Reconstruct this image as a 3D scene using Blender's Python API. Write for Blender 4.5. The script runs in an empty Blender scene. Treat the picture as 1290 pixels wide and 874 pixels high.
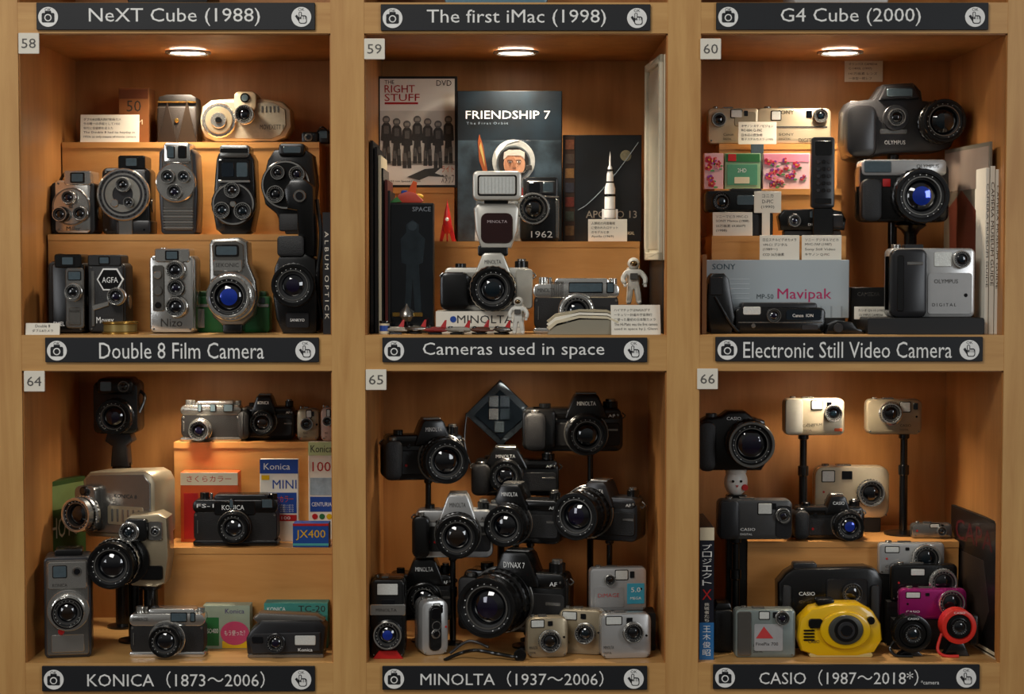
import bpy, bmesh, math, random
from mathutils import Vector, Matrix
random.seed(3)
D=2.3; F=2300.0; ZC=1.4
PT=math.radians(2.6); CP=math.cos(PT); SP=math.sin(PT)
def P(px,py,Y):
    fx=(px-645)/F; fy=(437-py)/F
    t=(Y+D)/(CP+fy*SP)
    return Vector((fx*t,Y,ZC+t*(fy*CP-SP)))
def pyof(z,Y):
    dep=(Y+D)*CP-(z-ZC)*SP; up=(Y+D)*SP+(z-ZC)*CP
    return 437-F*up/dep
# ---------------------------------------------------------------- materials
def lin(h):
    h=h.lstrip('#'); o=[]
    for i in (0,2,4):
        c=int(h[i:i+2],16)/255.0
        o.append(c/12.92 if c<=.04045 else ((c+.055)/1.055)**2.4)
    return (o[0],o[1],o[2],1)
MC={}
def mt(h,rough=.5,metal=0.0,ns=0,var=.15,bump=0.0,coat=0.0,emit=0.0,name=None):
    key=(h,rough,metal,ns,var,bump,coat,emit)
    if key in MC: return MC[key]
    m=bpy.data.materials.new(name or 'm_'+h.strip('#')); m.use_nodes=True
    nt=m.node_tree; p=nt.nodes['Principled BSDF']
    c=lin(h); p.inputs['Base Color'].default_value=c
    p.inputs['Roughness'].default_value=rough; p.inputs['Metallic'].default_value=metal
    p.inputs['Coat Weight'].default_value=coat
    if emit:
        p.inputs['Emission Color'].default_value=c; p.inputs['Emission Strength'].default_value=emit
    tc=nt.nodes.new('ShaderNodeTexCoord'); n=nt.nodes.new('ShaderNodeTexNoise')
    n.inputs['Scale'].default_value=ns or 60; n.inputs['Detail'].default_value=3
    nt.links.new(tc.outputs['Object'],n.inputs['Vector'])
    mx=nt.nodes.new('ShaderNodeMix'); mx.data_type='RGBA'
    mx.inputs[6].default_value=tuple(x*(1-var) for x in c[:3])+(1,)
    mx.inputs[7].default_value=tuple(min(1,x*(1+var)) for x in c[:3])+(1,)
    nt.links.new(n.outputs['Fac'],mx.inputs[0]); nt.links.new(mx.outputs[2],p.inputs['Base Color'])
    if bump:
        b=nt.nodes.new('ShaderNodeBump'); b.inputs['Strength'].default_value=bump; b.inputs['Distance'].default_value=.0006
        nt.links.new(n.outputs['Fac'],b.inputs['Height']); nt.links.new(b.outputs['Normal'],p.inputs['Normal'])
    MC[key]=m; return m
def wood(name,c1,c2,sc,rough=.42):
    m=bpy.data.materials.new(name); m.use_nodes=True; nt=m.node_tree; p=nt.nodes['Principled BSDF']
    p.inputs['Roughness'].default_value=rough
    tc=nt.nodes.new('ShaderNodeTexCoord'); mp=nt.nodes.new('ShaderNodeMapping'); mp.inputs['Scale'].default_value=sc
    nt.links.new(tc.outputs['Object'],mp.inputs['Vector'])
    n=nt.nodes.new('ShaderNodeTexNoise'); n.inputs['Scale'].default_value=6; n.inputs['Detail'].default_value=7; n.inputs['Roughness'].default_value=.62; n.inputs['Distortion'].default_value=.5
    nt.links.new(mp.outputs['Vector'],n.inputs['Vector'])
    n2=nt.nodes.new('ShaderNodeTexNoise'); n2.inputs['Scale'].default_value=5; n2.inputs['Detail'].default_value=4
    nt.links.new(tc.outputs['Object'],n2.inputs['Vector'])
    ad=nt.nodes.new('ShaderNodeMath'); ad.operation='MULTIPLY_ADD'; ad.inputs[1].default_value=.35
    nt.links.new(n2.outputs['Fac'],ad.inputs[0]); 
    ml=nt.nodes.new('ShaderNodeMath'); ml.operation='MULTIPLY'; ml.inputs[1].default_value=.65
    nt.links.new(n.outputs['Fac'],ml.inputs[0]); nt.links.new(ml.outputs[0],ad.inputs[2])
    cr=nt.nodes.new('ShaderNodeValToRGB'); cr.color_ramp.elements[0].position=.36; cr.color_ramp.elements[1].position=.64
    cr.color_ramp.elements[0].color=lin(c1); cr.color_ramp.elements[1].color=lin(c2)
    nt.links.new(ad.outputs[0],cr.inputs['Fac']); nt.links.new(cr.outputs['Color'],p.inputs['Base Color'])
    b=nt.nodes.new('ShaderNodeBump'); b.inputs['Strength'].default_value=.12; b.inputs['Distance'].default_value=.0005
    nt.links.new(n.outputs['Fac'],b.inputs['Height']); nt.links.new(b.outputs['Normal'],p.inputs['Normal'])
    return m
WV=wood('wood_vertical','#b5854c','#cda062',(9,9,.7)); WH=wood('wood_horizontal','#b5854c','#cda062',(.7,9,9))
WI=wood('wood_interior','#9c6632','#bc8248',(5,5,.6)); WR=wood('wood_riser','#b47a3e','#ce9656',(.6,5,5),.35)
S=mt('#dcdad4',.17,.92,90,.06); S2=mt('#8d8b86',.25,.85,90,.12); CH=mt('#c4b598',.32,.45,80,.06); CH2=mt('#a09278',.32,.55,80,.08)
SP_=mt('#b9b9b7',.27,.6,80,.06); K=mt('#090909',.24,0,120,.2); K2=mt('#060606',.5,0,60,.2); L=mt('#0a0909',.5,0,900,.5,.8)
G=mt('#1c1c1e',.32,.1,100,.1); G2=mt('#38383a',.3,.4,100,.1); G3=mt('#86837d',.24,.85,100,.1)
PW=mt('#e2dccc',.7,0,40,.03); PC=mt('#d0c4a6',.7,0,40,.05); INK=mt('#26221e',.7); WT=mt('#e8e8e4',.5); SG=mt('#0a0e14',.55,0,50,.1)
RED=mt('#b01616',.4); ORG=mt('#d0541c',.45); GRN=mt('#1f6430',.5); BLU=mt('#1e4494',.4); TEAL=mt('#2f766e',.5); YEL=mt('#dcae00',.3,0,50,.05,0,.5)
MAG=mt('#a0206c',.25,.5); PNK=mt('#e08aa0',.5); GOLD=mt('#a88440',.25,.85); BRN=mt('#8a5a2c',.5); SKIN=mt('#b88462',.6); NAVY=mt('#14283a',.4)
GL=mt('#04060b',.03,0,20,.1,0,1.0,name='lens_glass'); GB=mt('#1a3cb0',.1,.5,60,.5,0,1.0,name='lens_glass_blue'); GP=mt('#120c26',.05,.35,60,.4,0,1.0,name='lens_glass_violet')
GC=mt('#0a1a22',.04,.35,60,.4,0,1.0,name='lens_glass_cyan'); GBR=mt('#1c120a',.05,.3,60,.3,0,1.0,name='lens_glass_amber')
GW=mt('#5f7078',.06,.5,200,.2,0,1.0,name='window_glass'); FL=mt('#d8dad4',.2,.2,500,.15,.6,.6,name='flash_lens'); DIM=mt('#101c26',.1,.2,50,.1,0,1)
LAMP=mt('#fff0d8',.5,0,5,.0,0,0,16,name='lamp_glow')
# ---------------------------------------------------------------- builder
ALL=[]
TXT={}
def textmesh(s):
    if s in TXT: return TXT[s]
    cu=bpy.data.curves.new('t','FONT'); cu.body=s; cu.resolution_u=2; ob=bpy.data.objects.new('t',cu)
    bpy.context.scene.collection.objects.link(ob); bpy.context.view_layer.update()
    dg=bpy.context.evaluated_depsgraph_get(); me=bpy.data.meshes.new_from_object(ob.evaluated_get(dg))
    V=[(v.co.x,v.co.y) for v in me.vertices]; Fc=[tuple(p.vertices) for p in me.polygons]
    bpy.data.objects.remove(ob); bpy.data.curves.remove(cu); bpy.data.meshes.remove(me)
    TXT[s]=(V,Fc); return TXT[s]
def rr(x0,y0,x1,y1,r,n=4):
    r=max(.01,min(r,abs(x1-x0)/2-.01,abs(y1-y0)/2-.01)); o=[]
    for cx,cy,a in ((x1-r,y0+r,-90),(x1-r,y1-r,0),(x0+r,y1-r,90),(x0+r,y0+r,180)):
        for i in range(n+1):
            t=math.radians(a+90*i/n); o.append((cx+r*math.cos(t),cy+r*math.sin(t)))
    return o
def ell(cx,cy,rx,ry,n=32,a0=0):
    return [(cx+rx*math.cos(2*math.pi*i/n+a0),cy+ry*math.sin(2*math.pi*i/n+a0)) for i in range(n)]
def inset(poly,b):
    n=len(poly); A=sum(poly[i][0]*poly[(i+1)%n][1]-poly[(i+1)%n][0]*poly[i][1] for i in range(n)); sg=1 if A>0 else -1
    o=[]
    for i in range(n):
        p0=poly[i-1];p=poly[i];p1=poly[(i+1)%n]
        e0=Vector((p[0]-p0[0],p[1]-p0[1]));e1=Vector((p1[0]-p[0],p1[1]-p[1]))
        if e0.length<1e-6:e0=e1
        if e1.length<1e-6:e1=e0
        e0=e0.normalized();e1=e1.normalized()
        n0=Vector((-e0.y,e0.x))*sg;n1=Vector((-e1.y,e1.x))*sg; m=n0+n1
        if m.length<1e-4:m=n0
        m=m.normalized(); c=max(.5,m.dot(n0)); o.append((p[0]+m.x*b/c,p[1]+m.y*b/c))
    return o
class B:
    def __init__(s,name,cx=0,by=0,Y=0,sup=None,yaw=0,tilt=0,roll=0,world=False):
        s.name=name; s.V=[];s.Fc=[];s.M=[];s.mats=[];s.w=world
        if world: s.loc=Vector((0,0,0)); s.rot=(0,0,0)
        else:
            if by is None: by=pyof(sup,Y)
            s.loc=P(cx,by,Y)
            if sup is not None: s.loc.z=sup
            s.k=((Y+D)*CP-(s.loc.z-ZC-.05)*SP)/F
            s.rot=(math.radians(-tilt),math.radians(roll),math.radians(yaw))
        s.cx=cx;s.by=by;s.Y=Y
        ALL.append(s)
    def mi(s,m):
        if m not in s.mats:s.mats.append(m)
        return s.mats.index(m)
    def pt(s,px,d,py):
        if s.w: return (px,d,py)
        return ((px-s.cx)*s.k,d*s.k,(s.by-py)*s.k)
    def add(s,V,Fc,m):
        o=len(s.V); s.V+=V; i=s.mi(m)
        for f in Fc: s.Fc.append(tuple(a+o for a in f)); s.M.append(i)
    def prism(s,poly,d0,d1,m,b=1.0,axis='y',at=None):
        if d1<d0:d0,d1=d1,d0
        b=min(b,(d1-d0)*.45); n=len(poly); pi=inset(poly,b) if b>0 else poly
        if b>=1.5:
            pm=inset(poly,b*.3); rings=[(pi,d0),(pm,d0+b*.3),(poly,d0+b),(poly,d1-b),(pm,d1-b*.3),(pi,d1)]
        else: rings=[(pi,d0),(poly,d0+b),(poly,d1-b),(pi,d1)] if b>0 else [(poly,d0),(poly,d1)]
        V=[];Fc=[]
        for pl,d in rings:
            for x,y in pl:
                V.append(s.pt(x,d,y) if axis=='y' else s.pt(d,x,y) if axis=='x' else s.pt(x,y,d))
        for r in range(len(rings)-1):
            for i in range(n):
                j=(i+1)%n; Fc.append((r*n+i,r*n+j,(r+1)*n+j,(r+1)*n+i))
        Fc.append(tuple(range(n))); Fc.append(tuple((len(rings)-1)*n+i for i in range(n)))
        s.add(V,Fc,m)
    def box(s,x0,y0,x1,y1,d0,d1,m,r=1.0,b=.8): s.prism(rr(x0,y0,x1,y1,r),d0,d1,m,b)
    def lathe(s,cx,cy,prof,m,n=36,axis='y',cd=0,gear=0,cap=None):
        V=[];Fc=[];k=len(prof)
        if cap is None: cap=axis!='y'
        for (r,d) in prof:
            for i in range(n):
                a=2*math.pi*i/n; q=r*(1-gear*(i%2))
                u=q*math.cos(a);v=q*math.sin(a)
                if axis=='y':V.append(s.pt(cx+u,d,cy+v))
                elif axis=='z':V.append(s.pt(cx+u,cd+v,d))
                else:V.append(s.pt(d,cd+u,cy+v))
        for r in range(k-1):
            for i in range(n):
                j=(i+1)%n;Fc.append((r*n+i,r*n+j,(r+1)*n+j,(r+1)*n+i))
        if cap:
            if prof[0][0]>.01:Fc.append(tuple(range(n)))
            if prof[-1][0]>.01:Fc.append(tuple((k-1)*n+i for i in range(n)))
        s.add(V,Fc,m)
    def cyl(s,cx,cy,r,d0,d1,m,n=32,b=.6,gear=0):
        b=min(b,r*.3,abs(d1-d0)*.4); sg=1 if d1>d0 else -1
        s.lathe(cx,cy,[(r-b,d0),(r,d0+sg*b),(r,d1-sg*b),(r-b,d1)],m,n,gear=gear,cap=True)
    def vcyl(s,cx,cd,r,y0,y1,m,n=28,b=.6,gear=0):
        b=min(b,r*.3,abs(y1-y0)*.4); s.lathe(cx,0,[(r-b,y0),(r,y0+b),(r,y1-b),(r-b,y1)],m,n,axis='z',cd=cd,gear=gear)
    def hcyl(s,cy,cd,r,x0,x1,m,n=24,b=.6,gear=0):
        s.lathe(0,cy,[(r-b,x0),(r,x0+b),(r,x1-b),(r-b,x1)],m,n,axis='x',cd=cd,gear=gear)
    def ball(s,cx,cy,cd,rx,ry,rd,m,n=24,k=12):
        V=[];Fc=[]
        for j in range(1,k):
            t=math.pi*j/k
            for i in range(n):
                a=2*math.pi*i/n; V.append(s.pt(cx+rx*math.sin(t)*math.cos(a),cd+rd*math.sin(t)*math.sin(a),cy-ry*math.cos(t)))
        for j in range(k-2):
            for i in range(n):
                q=(i+1)%n;Fc.append((j*n+i,j*n+q,(j+1)*n+q,(j+1)*n+i))
        o=len(V); V+= [s.pt(cx,cd,cy-ry),s.pt(cx,cd,cy+ry)]
        for i in range(n):
            q=(i+1)%n; Fc.append((o,i,q)); Fc.append((o+1,(k-2)*n+i,(k-2)*n+q))
        s.add(V,Fc,m)
    def tube(s,pts,r,m,n=8,flat=1.0):
        pts=[Vector(p) for p in pts]
        sm=[]
        for i in range(len(pts)-1):
            p0=pts[max(0,i-1)];p1=pts[i];p2=pts[i+1];p3=pts[min(len(pts)-1,i+2)]
            for j in range(6):
                t=j/6; sm.append(.5*((2*p1)+(-p0+p2)*t+(2*p0-5*p1+4*p2-p3)*t*t+(-p0+3*p1-3*p2+p3)*t**3))
        sm.append(pts[-1]); V=[];Fc=[]; up=Vector((0,1,0))
        for i,p in enumerate(sm):
            tg=(sm[min(i+1,len(sm)-1)]-sm[max(i-1,0)]).normalized()
            u=up-tg*up.dot(tg)
            if u.length<.05:u=Vector((1,0,0))-tg*tg.x
            u.normalize(); w=tg.cross(u)
            for j in range(n):
                a=2*math.pi*j/n; q=p+u*r*flat*math.cos(a)+w*r*math.sin(a); V.append(s.pt(q.x,q.y,q.z))
        for i in range(len(sm)-1):
            for j in range(n):
                q=(j+1)%n;Fc.append((i*n+j,i*n+q,(i+1)*n+q,(i+1)*n+j))
        Fc.append(tuple(range(n)));Fc.append(tuple((len(sm)-1)*n+j for j in range(n)))
        s.add(V,Fc,m)
    def T(s,txt,x0,y0,x1,y1,d,m,rot=False):
        V,Fc=textmesh(txt)
        if not V:return
        xs=[v[0] for v in V];ys=[v[1] for v in V];ax,bx=min(xs),max(xs);ay,by=min(ys),max(ys)
        if bx-ax<1e-5 or by-ay<1e-5:return
        if rot: o=[s.pt(x0+(v[1]-ay)/(by-ay)*(x1-x0),d,y0+(v[0]-ax)/(bx-ax)*(y1-y0)) for v in V]
        else: o=[s.pt(x0+(v[0]-ax)/(bx-ax)*(x1-x0),d,y1-(v[1]-ay)/(by-ay)*(y1-y0)) for v in V]
        s.add(o,Fc,m)
    def skin(s,nodes,edges,m,sub=1):
        me=bpy.data.meshes.new('t');me.from_pydata([(a,b,-c) for a,b,c,r in nodes],edges,[]);ob=bpy.data.objects.new('t',me)
        bpy.context.scene.collection.objects.link(ob); md=ob.modifiers.new('s','SKIN'); md.use_smooth_shade=True
        for i,n in enumerate(nodes):
            if me.skin_vertices:
                sv=me.skin_vertices[0].data[i]; sv.radius=(n[3],n[3]); sv.use_root=(i==0)
        sb=ob.modifiers.new('b','SUBSURF');sb.levels=sub;sb.render_levels=sub
        bpy.context.view_layer.update(); dg=bpy.context.evaluated_depsgraph_get(); e=bpy.data.meshes.new_from_object(ob.evaluated_get(dg))
        s.add([s.pt(v.co.x,v.co.y,-v.co.z) for v in e.vertices],[tuple(p.vertices) for p in e.polygons],m)
        bpy.data.objects.remove(ob)
    def wb(s,x0,x1,y0,y1,z0,z1,m):
        V=[(x,y,z) for x in(x0,x1) for y in(y0,y1) for z in(z0,z1)]
        s.add(V,[(0,1,3,2),(4,6,7,5),(0,4,5,1),(2,3,7,6),(0,2,6,4),(1,5,7,3)],m)
    # ---- camera parts
    def lens(s,cx,cy,R,Ln,d0=0,barrel=None,ring=None,glass=None,g=.56,knurl=True,marks=True):
        if glass is None or glass is GL: glass=(GL,GC,GBR,GL,GP)[int(cx*7+cy*3)%5]
        barrel=barrel or K; ring=ring or K; e=d0-Ln
        s.lathe(cx,cy,[(R*.9,d0+1),(R,d0),(R,d0-.3*Ln),(R*.95,d0-.34*Ln),(R*.95,d0-.6*Ln),(R*.99,d0-.64*Ln),(R*.99,e+.5),(R*.95,e),(R*.84,e)],barrel)
        if knurl:
            s.lathe(cx,cy,[(R*.96,d0-.06*Ln),(R*1.05,d0-.1*Ln),(R*1.05,d0-.27*Ln),(R*.96,d0-.31*Ln)],barrel,56,gear=.045)
            if Ln>18: s.lathe(cx,cy,[(R*.94,d0-.4*Ln),(R*1.0,d0-.42*Ln),(R*1.0,d0-.57*Ln),(R*.94,d0-.59*Ln)],K,64,gear=.04)
        i=max(R*.22,min(R*.35,Ln*.5))
        s.lathe(cx,cy,[(R*.99,e+.4),(R*.97,e-.8),(R*.88,e-.8),(R*.85,e+.6)],ring)
        s.lathe(cx,cy,[(R*.86,e),(R*.8,e+i*.3),(R*.7,e+i*.36),(R*.68,e+i*.6),(R*g*1.05,e+i*.66),(R*g,e+i)],K2)
        s.lathe(cx,cy,[(R*.72,e+i*.36),(R*.71,e+i*.22),(R*.67,e+i*.22),(R*.66,e+i*.4)],S2)
        s.lathe(cx,cy,[(R*g*1.06,e+i*.8),(R*g*.85,e+i*.58),(R*g*.62,e+i*.42)],GL)
        s.lathe(cx,cy,[(R*g*.62,e+i*.42),(R*g*.4,e+i*.33),(R*g*.2,e+i*.29),(0.0,e+i*.279)],glass)
        if marks and R>9:
            for q in range(17):
                if q in(4,5,11):continue
                a=q*.3+.4; s.cyl(cx+R*.77*math.cos(a),cy+R*.77*math.sin(a),R*.016+.1,e+i*.2,e+i*.36,WT,6,0)
    def pole(s,x,yt,r=4,base=13,cd=18,m=None):
        m=m or K
        s.lathe(x,0,[(r*1.5,yt-2),(r*1.5,yt+6),(r,yt+8),(r,yt+40),(r*1.5,yt+41),(r*1.5,yt+52),(r*1.15,yt+54),(r*1.15,s.by-5),(base*.6,s.by-4),(base,s.by-2.5),(base,s.by)],m,20,axis='z',cd=cd)
    def screw(s,x,y,d,r=1.5,m=None): s.cyl(x,y,r,d-1,d+.5,m or S2,12,.2)
    def done(s):
        me=bpy.data.meshes.new(s.name); me.from_pydata(s.V,[],s.Fc)
        for m in s.mats: me.materials.append(m)
        me.polygons.foreach_set('material_index',s.M); me.update()
        bm=bmesh.new();bm.from_mesh(me);bmesh.ops.recalc_face_normals(bm,faces=bm.faces);bm.to_mesh(me);bm.free()
        me.polygons.foreach_set('use_smooth',[True]*len(me.polygons)); me.set_sharp_from_angle(angle=math.radians(36))
        ob=bpy.data.objects.new(s.name,me);ob.location=s.loc;ob.rotation_euler=s.rot
        bpy.context.scene.collection.objects.link(ob)
# ---------------------------------------------------------------- structure
zU=P(645,422,0).z; zL=P(645,835,0).z; zT=P(645,3,0).z
XP=[P(x,437,0).x for x in(-20,27,418,460,840,881,1265,1312)]
DEP=.30
c=B('display_cabinet',world=True)
zt=P(645,-330,0).z
for a,b_ in((0,1),(2,3),(4,5),(6,7)): c.wb(XP[a],XP[b_],0,DEP,0.0,zt,WV)
zr=[(P(645,42,0).z,zT),(P(645,467,0).z,zU),(P(645,890,0).z,zL)]
for i,j in((1,2),(3,4),(5,6)):
    for z0,z1 in zr: c.wb(XP[i],XP[j],0.0005,DEP,z0,z1,WH)
    c.wb(XP[i],XP[j],.0005,DEP,zt-.04,zt,WH)
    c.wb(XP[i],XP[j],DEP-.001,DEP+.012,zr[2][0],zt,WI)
    c.wb(XP[i],XP[j],.002,.02,0.06,zr[2][0],WV)
    for z0,z1 in((zL,zr[1][0]),(zU,zr[0][0]),(zT,zt-.04)):
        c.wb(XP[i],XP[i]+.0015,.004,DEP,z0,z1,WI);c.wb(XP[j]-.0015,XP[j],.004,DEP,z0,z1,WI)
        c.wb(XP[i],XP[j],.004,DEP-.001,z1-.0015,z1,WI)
fl=B('floor',world=True); fl.wb(-3,3,-4,.5,-.05,0,mt('#5a4634',.5,0,10))
wl=B('wall_back',world=True); wl.wb(-3,3,.33,.4,0,3,mt('#8a8478',.8,0,10))
def riser(x0,x1,yt,Y0,Y1,zb,name='wooden_riser',m=None):
    m=m or WR
    a=P(x0,yt,Y0);b_=P(x1,yt,Y0); x_0,x_1=a.x,b_.x
    o=B(name,world=True); cx=(x_0+x_1)/2; cy=(Y0+Y1)/2; o.loc=Vector((cx,cy,zb)); h=a.z-zb
    o.wb(x_0-cx,x_1-cx,Y0-cy+.0,Y1-cy,h-.008,h,m); o.wb(x_0-cx,x_1-cx,Y0-cy+.0015,Y0-cy+.01,0,h-.008,m)
    o.wb(x_0-cx,x_0-cx+.009,Y0-cy+.01,Y1-cy,0,h-.008,m);o.wb(x_1-cx-.009,x_1-cx,Y0-cy+.01,Y1-cy,0,h-.008,m)
    return a.z
# signs
def sign(x0,y0,x1,y1,txt,tx0,tx1,small=None):
    b=B('label_sign',(x0+x1)/2,y1,0); h=y1-y0; cy=(y0+y1)/2
    b.box(x0,y0,x1,y1,-3.5,-.1,SG,1,.5); b.T(txt,tx0,y0+h*.2,tx1,y1-h*.14,-3.7,WT)
    for cx in(x0+15,x1-17):
        b.cyl(cx,cy+1,12.5,-4.3,-3.4,WT,32,.2)
    cx=x0+15; b.T('OK',cx-4,cy-10,cx+4,cy-6,-4.5,SG); b.box(cx-8,cy-4,cx+8,cy+8,-4.7,-4.2,SG,2,.1); b.box(cx-4,cy-6.5,cx+4,cy-3,-4.7,-4.2,SG,1,.1)
    b.cyl(cx,cy+2,4.6,-5.1,-4.6,WT,20,.1); b.cyl(cx,cy+2,3.2,-5.4,-5,SG,20,.1)
    cx=x1-17; b.T('OK',cx-4,cy-10,cx+4,cy-6.5,-4.5,SG)
    b.box(cx-3.2,cy-5.5,cx+.6,cy+4,-4.7,-4.2,SG,1.6,.1); b.box(cx-3.4,cy-1,cx+7,cy+9.5,-4.7,-4.2,SG,3,.1); b.prism([(cx-8,cy),(cx-5.5,cy-1.8),(cx-1,cy+5),(cx-2,cy+8.6)],-4.7,-4.2,SG,.1)
    b.box(cx-2.3,cy-4.6,cx-.3,cy+4,-5,-4.6,WT,.9,.1); b.box(cx-2.4,cy+.4,cx+6,cy+8.5,-5,-4.6,WT,2.4,.1)
    for q in(0,2.6,5): b.box(cx+.2+q*.95,cy-.6,cx+.8+q*.95,cy+4,-5.3,-4.9,SG,.2,.1)
    if small:b.T(small,x1-74,y1-11,x1-51,y1-6,-3.7,WT)
sign(47,4,397,38,'NeXT Cube (1988)',113,328); sign(480,6,819,39,'The first iMac (1998)',538,763); sign(902,4,1244,38,'G4 Cube (2000)',983,1159)
sign(58,425,402,456,'Double 8 Film Camera',126,333); sign(482,425,815,456,'Cameras used in space',533,761); sign(901,424,1237,455,'Electronic Still Video Camera',936,1198)
sign(54,838,397,870,'KONICA（1873～2006）',111,334); sign(482,838,815,868,'MINOLTA（1937～2006）',530,760); sign(898,836,1233,867,'CASIO（1987～2018*）',956,1156,'*camera')
for n,x,y in(('58',37,55),('59',472,62),('60',895,62),('64',44,480),('65',474,478),('66',891,477)):
    b=B('number_tag',x,y+12,0); b.box(x-13,y-13,x+13,y+13,-3,-.1,PW,1,.4); b.T(n,x-9,y-6,x+9,y+6,-3.3,mt('#55524e',.6))
# downlights
def downlight(px,zc_,en):
    x=P(px,66,.19).x
    b=B('recessed_downlight',world=True); b.loc=Vector((x,.17,zc_))
    n=40
    def ring(r0,z0,r1,z1,m):
        V=[(r*math.cos(2*math.pi*i/n),r*math.sin(2*math.pi*i/n),z) for r,z in((r0,z0),(r1,z1)) for i in range(n)]
        b.add(V,[(i,(i+1)%n,n+(i+1)%n,n+i) for i in range(n)],m)
    ring(.031,-.0015,.031,-.004,SP_);ring(.031,-.004,.026,-.005,SP_);ring(.026,-.005,.024,-.003,SP_);ring(.024,-.003,.0,-.0035,LAMP)
    ld=bpy.data.lights.new('downlight_lamp','AREA'); ld.shape='DISK'; ld.size=.04; ld.energy=en; ld.color=(1,.85,.66); ld.spread=math.radians(130)
    lo=bpy.data.objects.new('downlight_lamp',ld); lo.location=(x,.17,zc_-.007); bpy.context.scene.collection.objects.link(lo)
zcU=zr[0][0]-.0015; zcL=zr[1][0]-.0015
for px in(240,650,1055): downlight(px,zcU,.8); downlight(px,zcL,.42)
# ---------------------------------------------------------------- generic objects
def card(x0,y0,x1,y1,Y,sup,lines,by=None,tilt=6,name='caption_card',m=None,ink=None,yaw=0):
    b=B(name,(x0+x1)/2,y1,Y,sup,yaw=yaw,tilt=tilt); m=m or PW; ink=ink or INK
    b.box(x0,y0,x1,y1,0,1.2,m,.5,.2); n=len(lines); h=(y1-y0)
    for i,t in enumerate(lines):
        a=y0+h*(.12+.8*i/n); th=min(h*.5/n,5.2); ws=sum(.95 if ord(ch)>255 else .55 for ch in t)*th*1.12; wd=min(x1-x0-8,ws)
        xx=x0+4 if n>3 or wd>x1-x0-12 else (x0+x1-wd)/2
        if t: b.T(t,xx,a,xx+wd,a+th,-.25,ink)
    b.prism([(1,y1-h*.6),(1,y1),(8+h*.06,y1)],x0+(x1-x0)*.45,x0+(x1-x0)*.55,m,.1,axis='x')
    return b
def boxd(name,x0,y0,x1,y1,Y,sup,dep,m,yaw=0,tilt=0,r=.6):
    b=B(name,(x0+x1)/2,y1,Y,sup,yaw=yaw,tilt=tilt); b.box(x0,y0,x1,y1,0,dep,m,r,.4); return b
def slr(x0,yt,x1,yb,lx,ly,R,Ln,Y,sup,body=None,top=None,label='MINOLTA',hw=.2,ring=None,barrel=None,glass=None,dep=36,yaw=0,pole=None,grip=True,name='slr_camera',lab=None,base=13,hx=None):
    body=body or K; top=top or body
    b=B(name,(x0+x1)/2,None if pole is not None else yb,Y,sup,yaw=yaw)
    w=x1-x0;h=yb-yt;ys=yt+.3*h; hx=hx or lx; hw*=w
    b.box(x0+1,ys,x1-1,yb,0,dep,body,9,3)
    b.box(x0+4,ys+.2*h,x1-4,yb-.1*h,-1.2,4,L,5,1)
    b.box(x0+3,ys-.05*h,x1-3,ys+.14*h,-2,dep-3,top,7,2.5)
    b.prism([(hx-hw*1.15,ys+.12*h),(hx-hw,ys-.02*h),(hx-hw*.66,yt+.04*h),(hx-hw*.5,yt),(hx+hw*.5,yt),(hx+hw*.66,yt+.04*h),(hx+hw,ys-.02*h),(hx+hw*1.15,ys+.12*h)],-7,dep-4,top,2.5)
    b.box(hx-hw*.55,yt-1.5,hx+hw*.55,yt+1,6,dep-8,S2,1,.4)
    b.T(label,hx-hw*.5,yt+.12*h,hx+hw*.5,yt+.19*h,-7.3,lab or WT)
    if grip:
        b.prism(rr(x0-1,ys+.02*h,x0+.21*w,yb-2,8),-15,dep-6,L if body==K else K,4)
        b.vcyl(x0+.1*w,-5,.035*w+1,ys-.03*h,ys+.06*h,S2)
    b.vcyl(x1-.13*w,dep/2,.075*w,ys-.16*h,ys-.02*h,K,36,.6,.04); b.vcyl(x1-.13*w,dep/2,.05*w,ys-.2*h,ys-.14*h,S2)
    b.vcyl(x0+.2*w,dep/2,.06*w,ys-.12*h,ys-.02*h,K,36,.6,.04)
    b.box(x1-.2*w,ys+.3*h,x1-.06*w,ys+.34*h,-1.8,1,S2,.5,.2); b.T('AF',x1-.16*w,ys+.05*h,x1-.09*w,ys+.1*h,-2.4,lab or WT)
    b.cyl(x0+.3*w,ys+.13*h,2.4,-3.5,0,GL,14); b.screw(x1-.06*w,ys+.02*h+3,-2); b.cyl(x0+.27*w,ys+.45*h,1.8,-2,0,RED,12)
    b.tube([(x0+1,dep/2,ys+3),(x0-3,dep/2,ys+7),(x0+1,dep/2,ys+11)],1,S2); b.tube([(x1-1,dep/2,ys+3),(x1+3,dep/2,ys+7),(x1-1,dep/2,ys+11)],1,S2)
    b.cyl(lx,ly,R*1.12,-4,1,S2,40); b.cyl(lx,ly,R*1.05,-8,0,K,40)
    b.lens(lx,ly,R,Ln,-6,barrel,ring,glass)
    if pole is not None: b.pole(pole,yb-1,3.6,base,dep/2)
    return b
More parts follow.
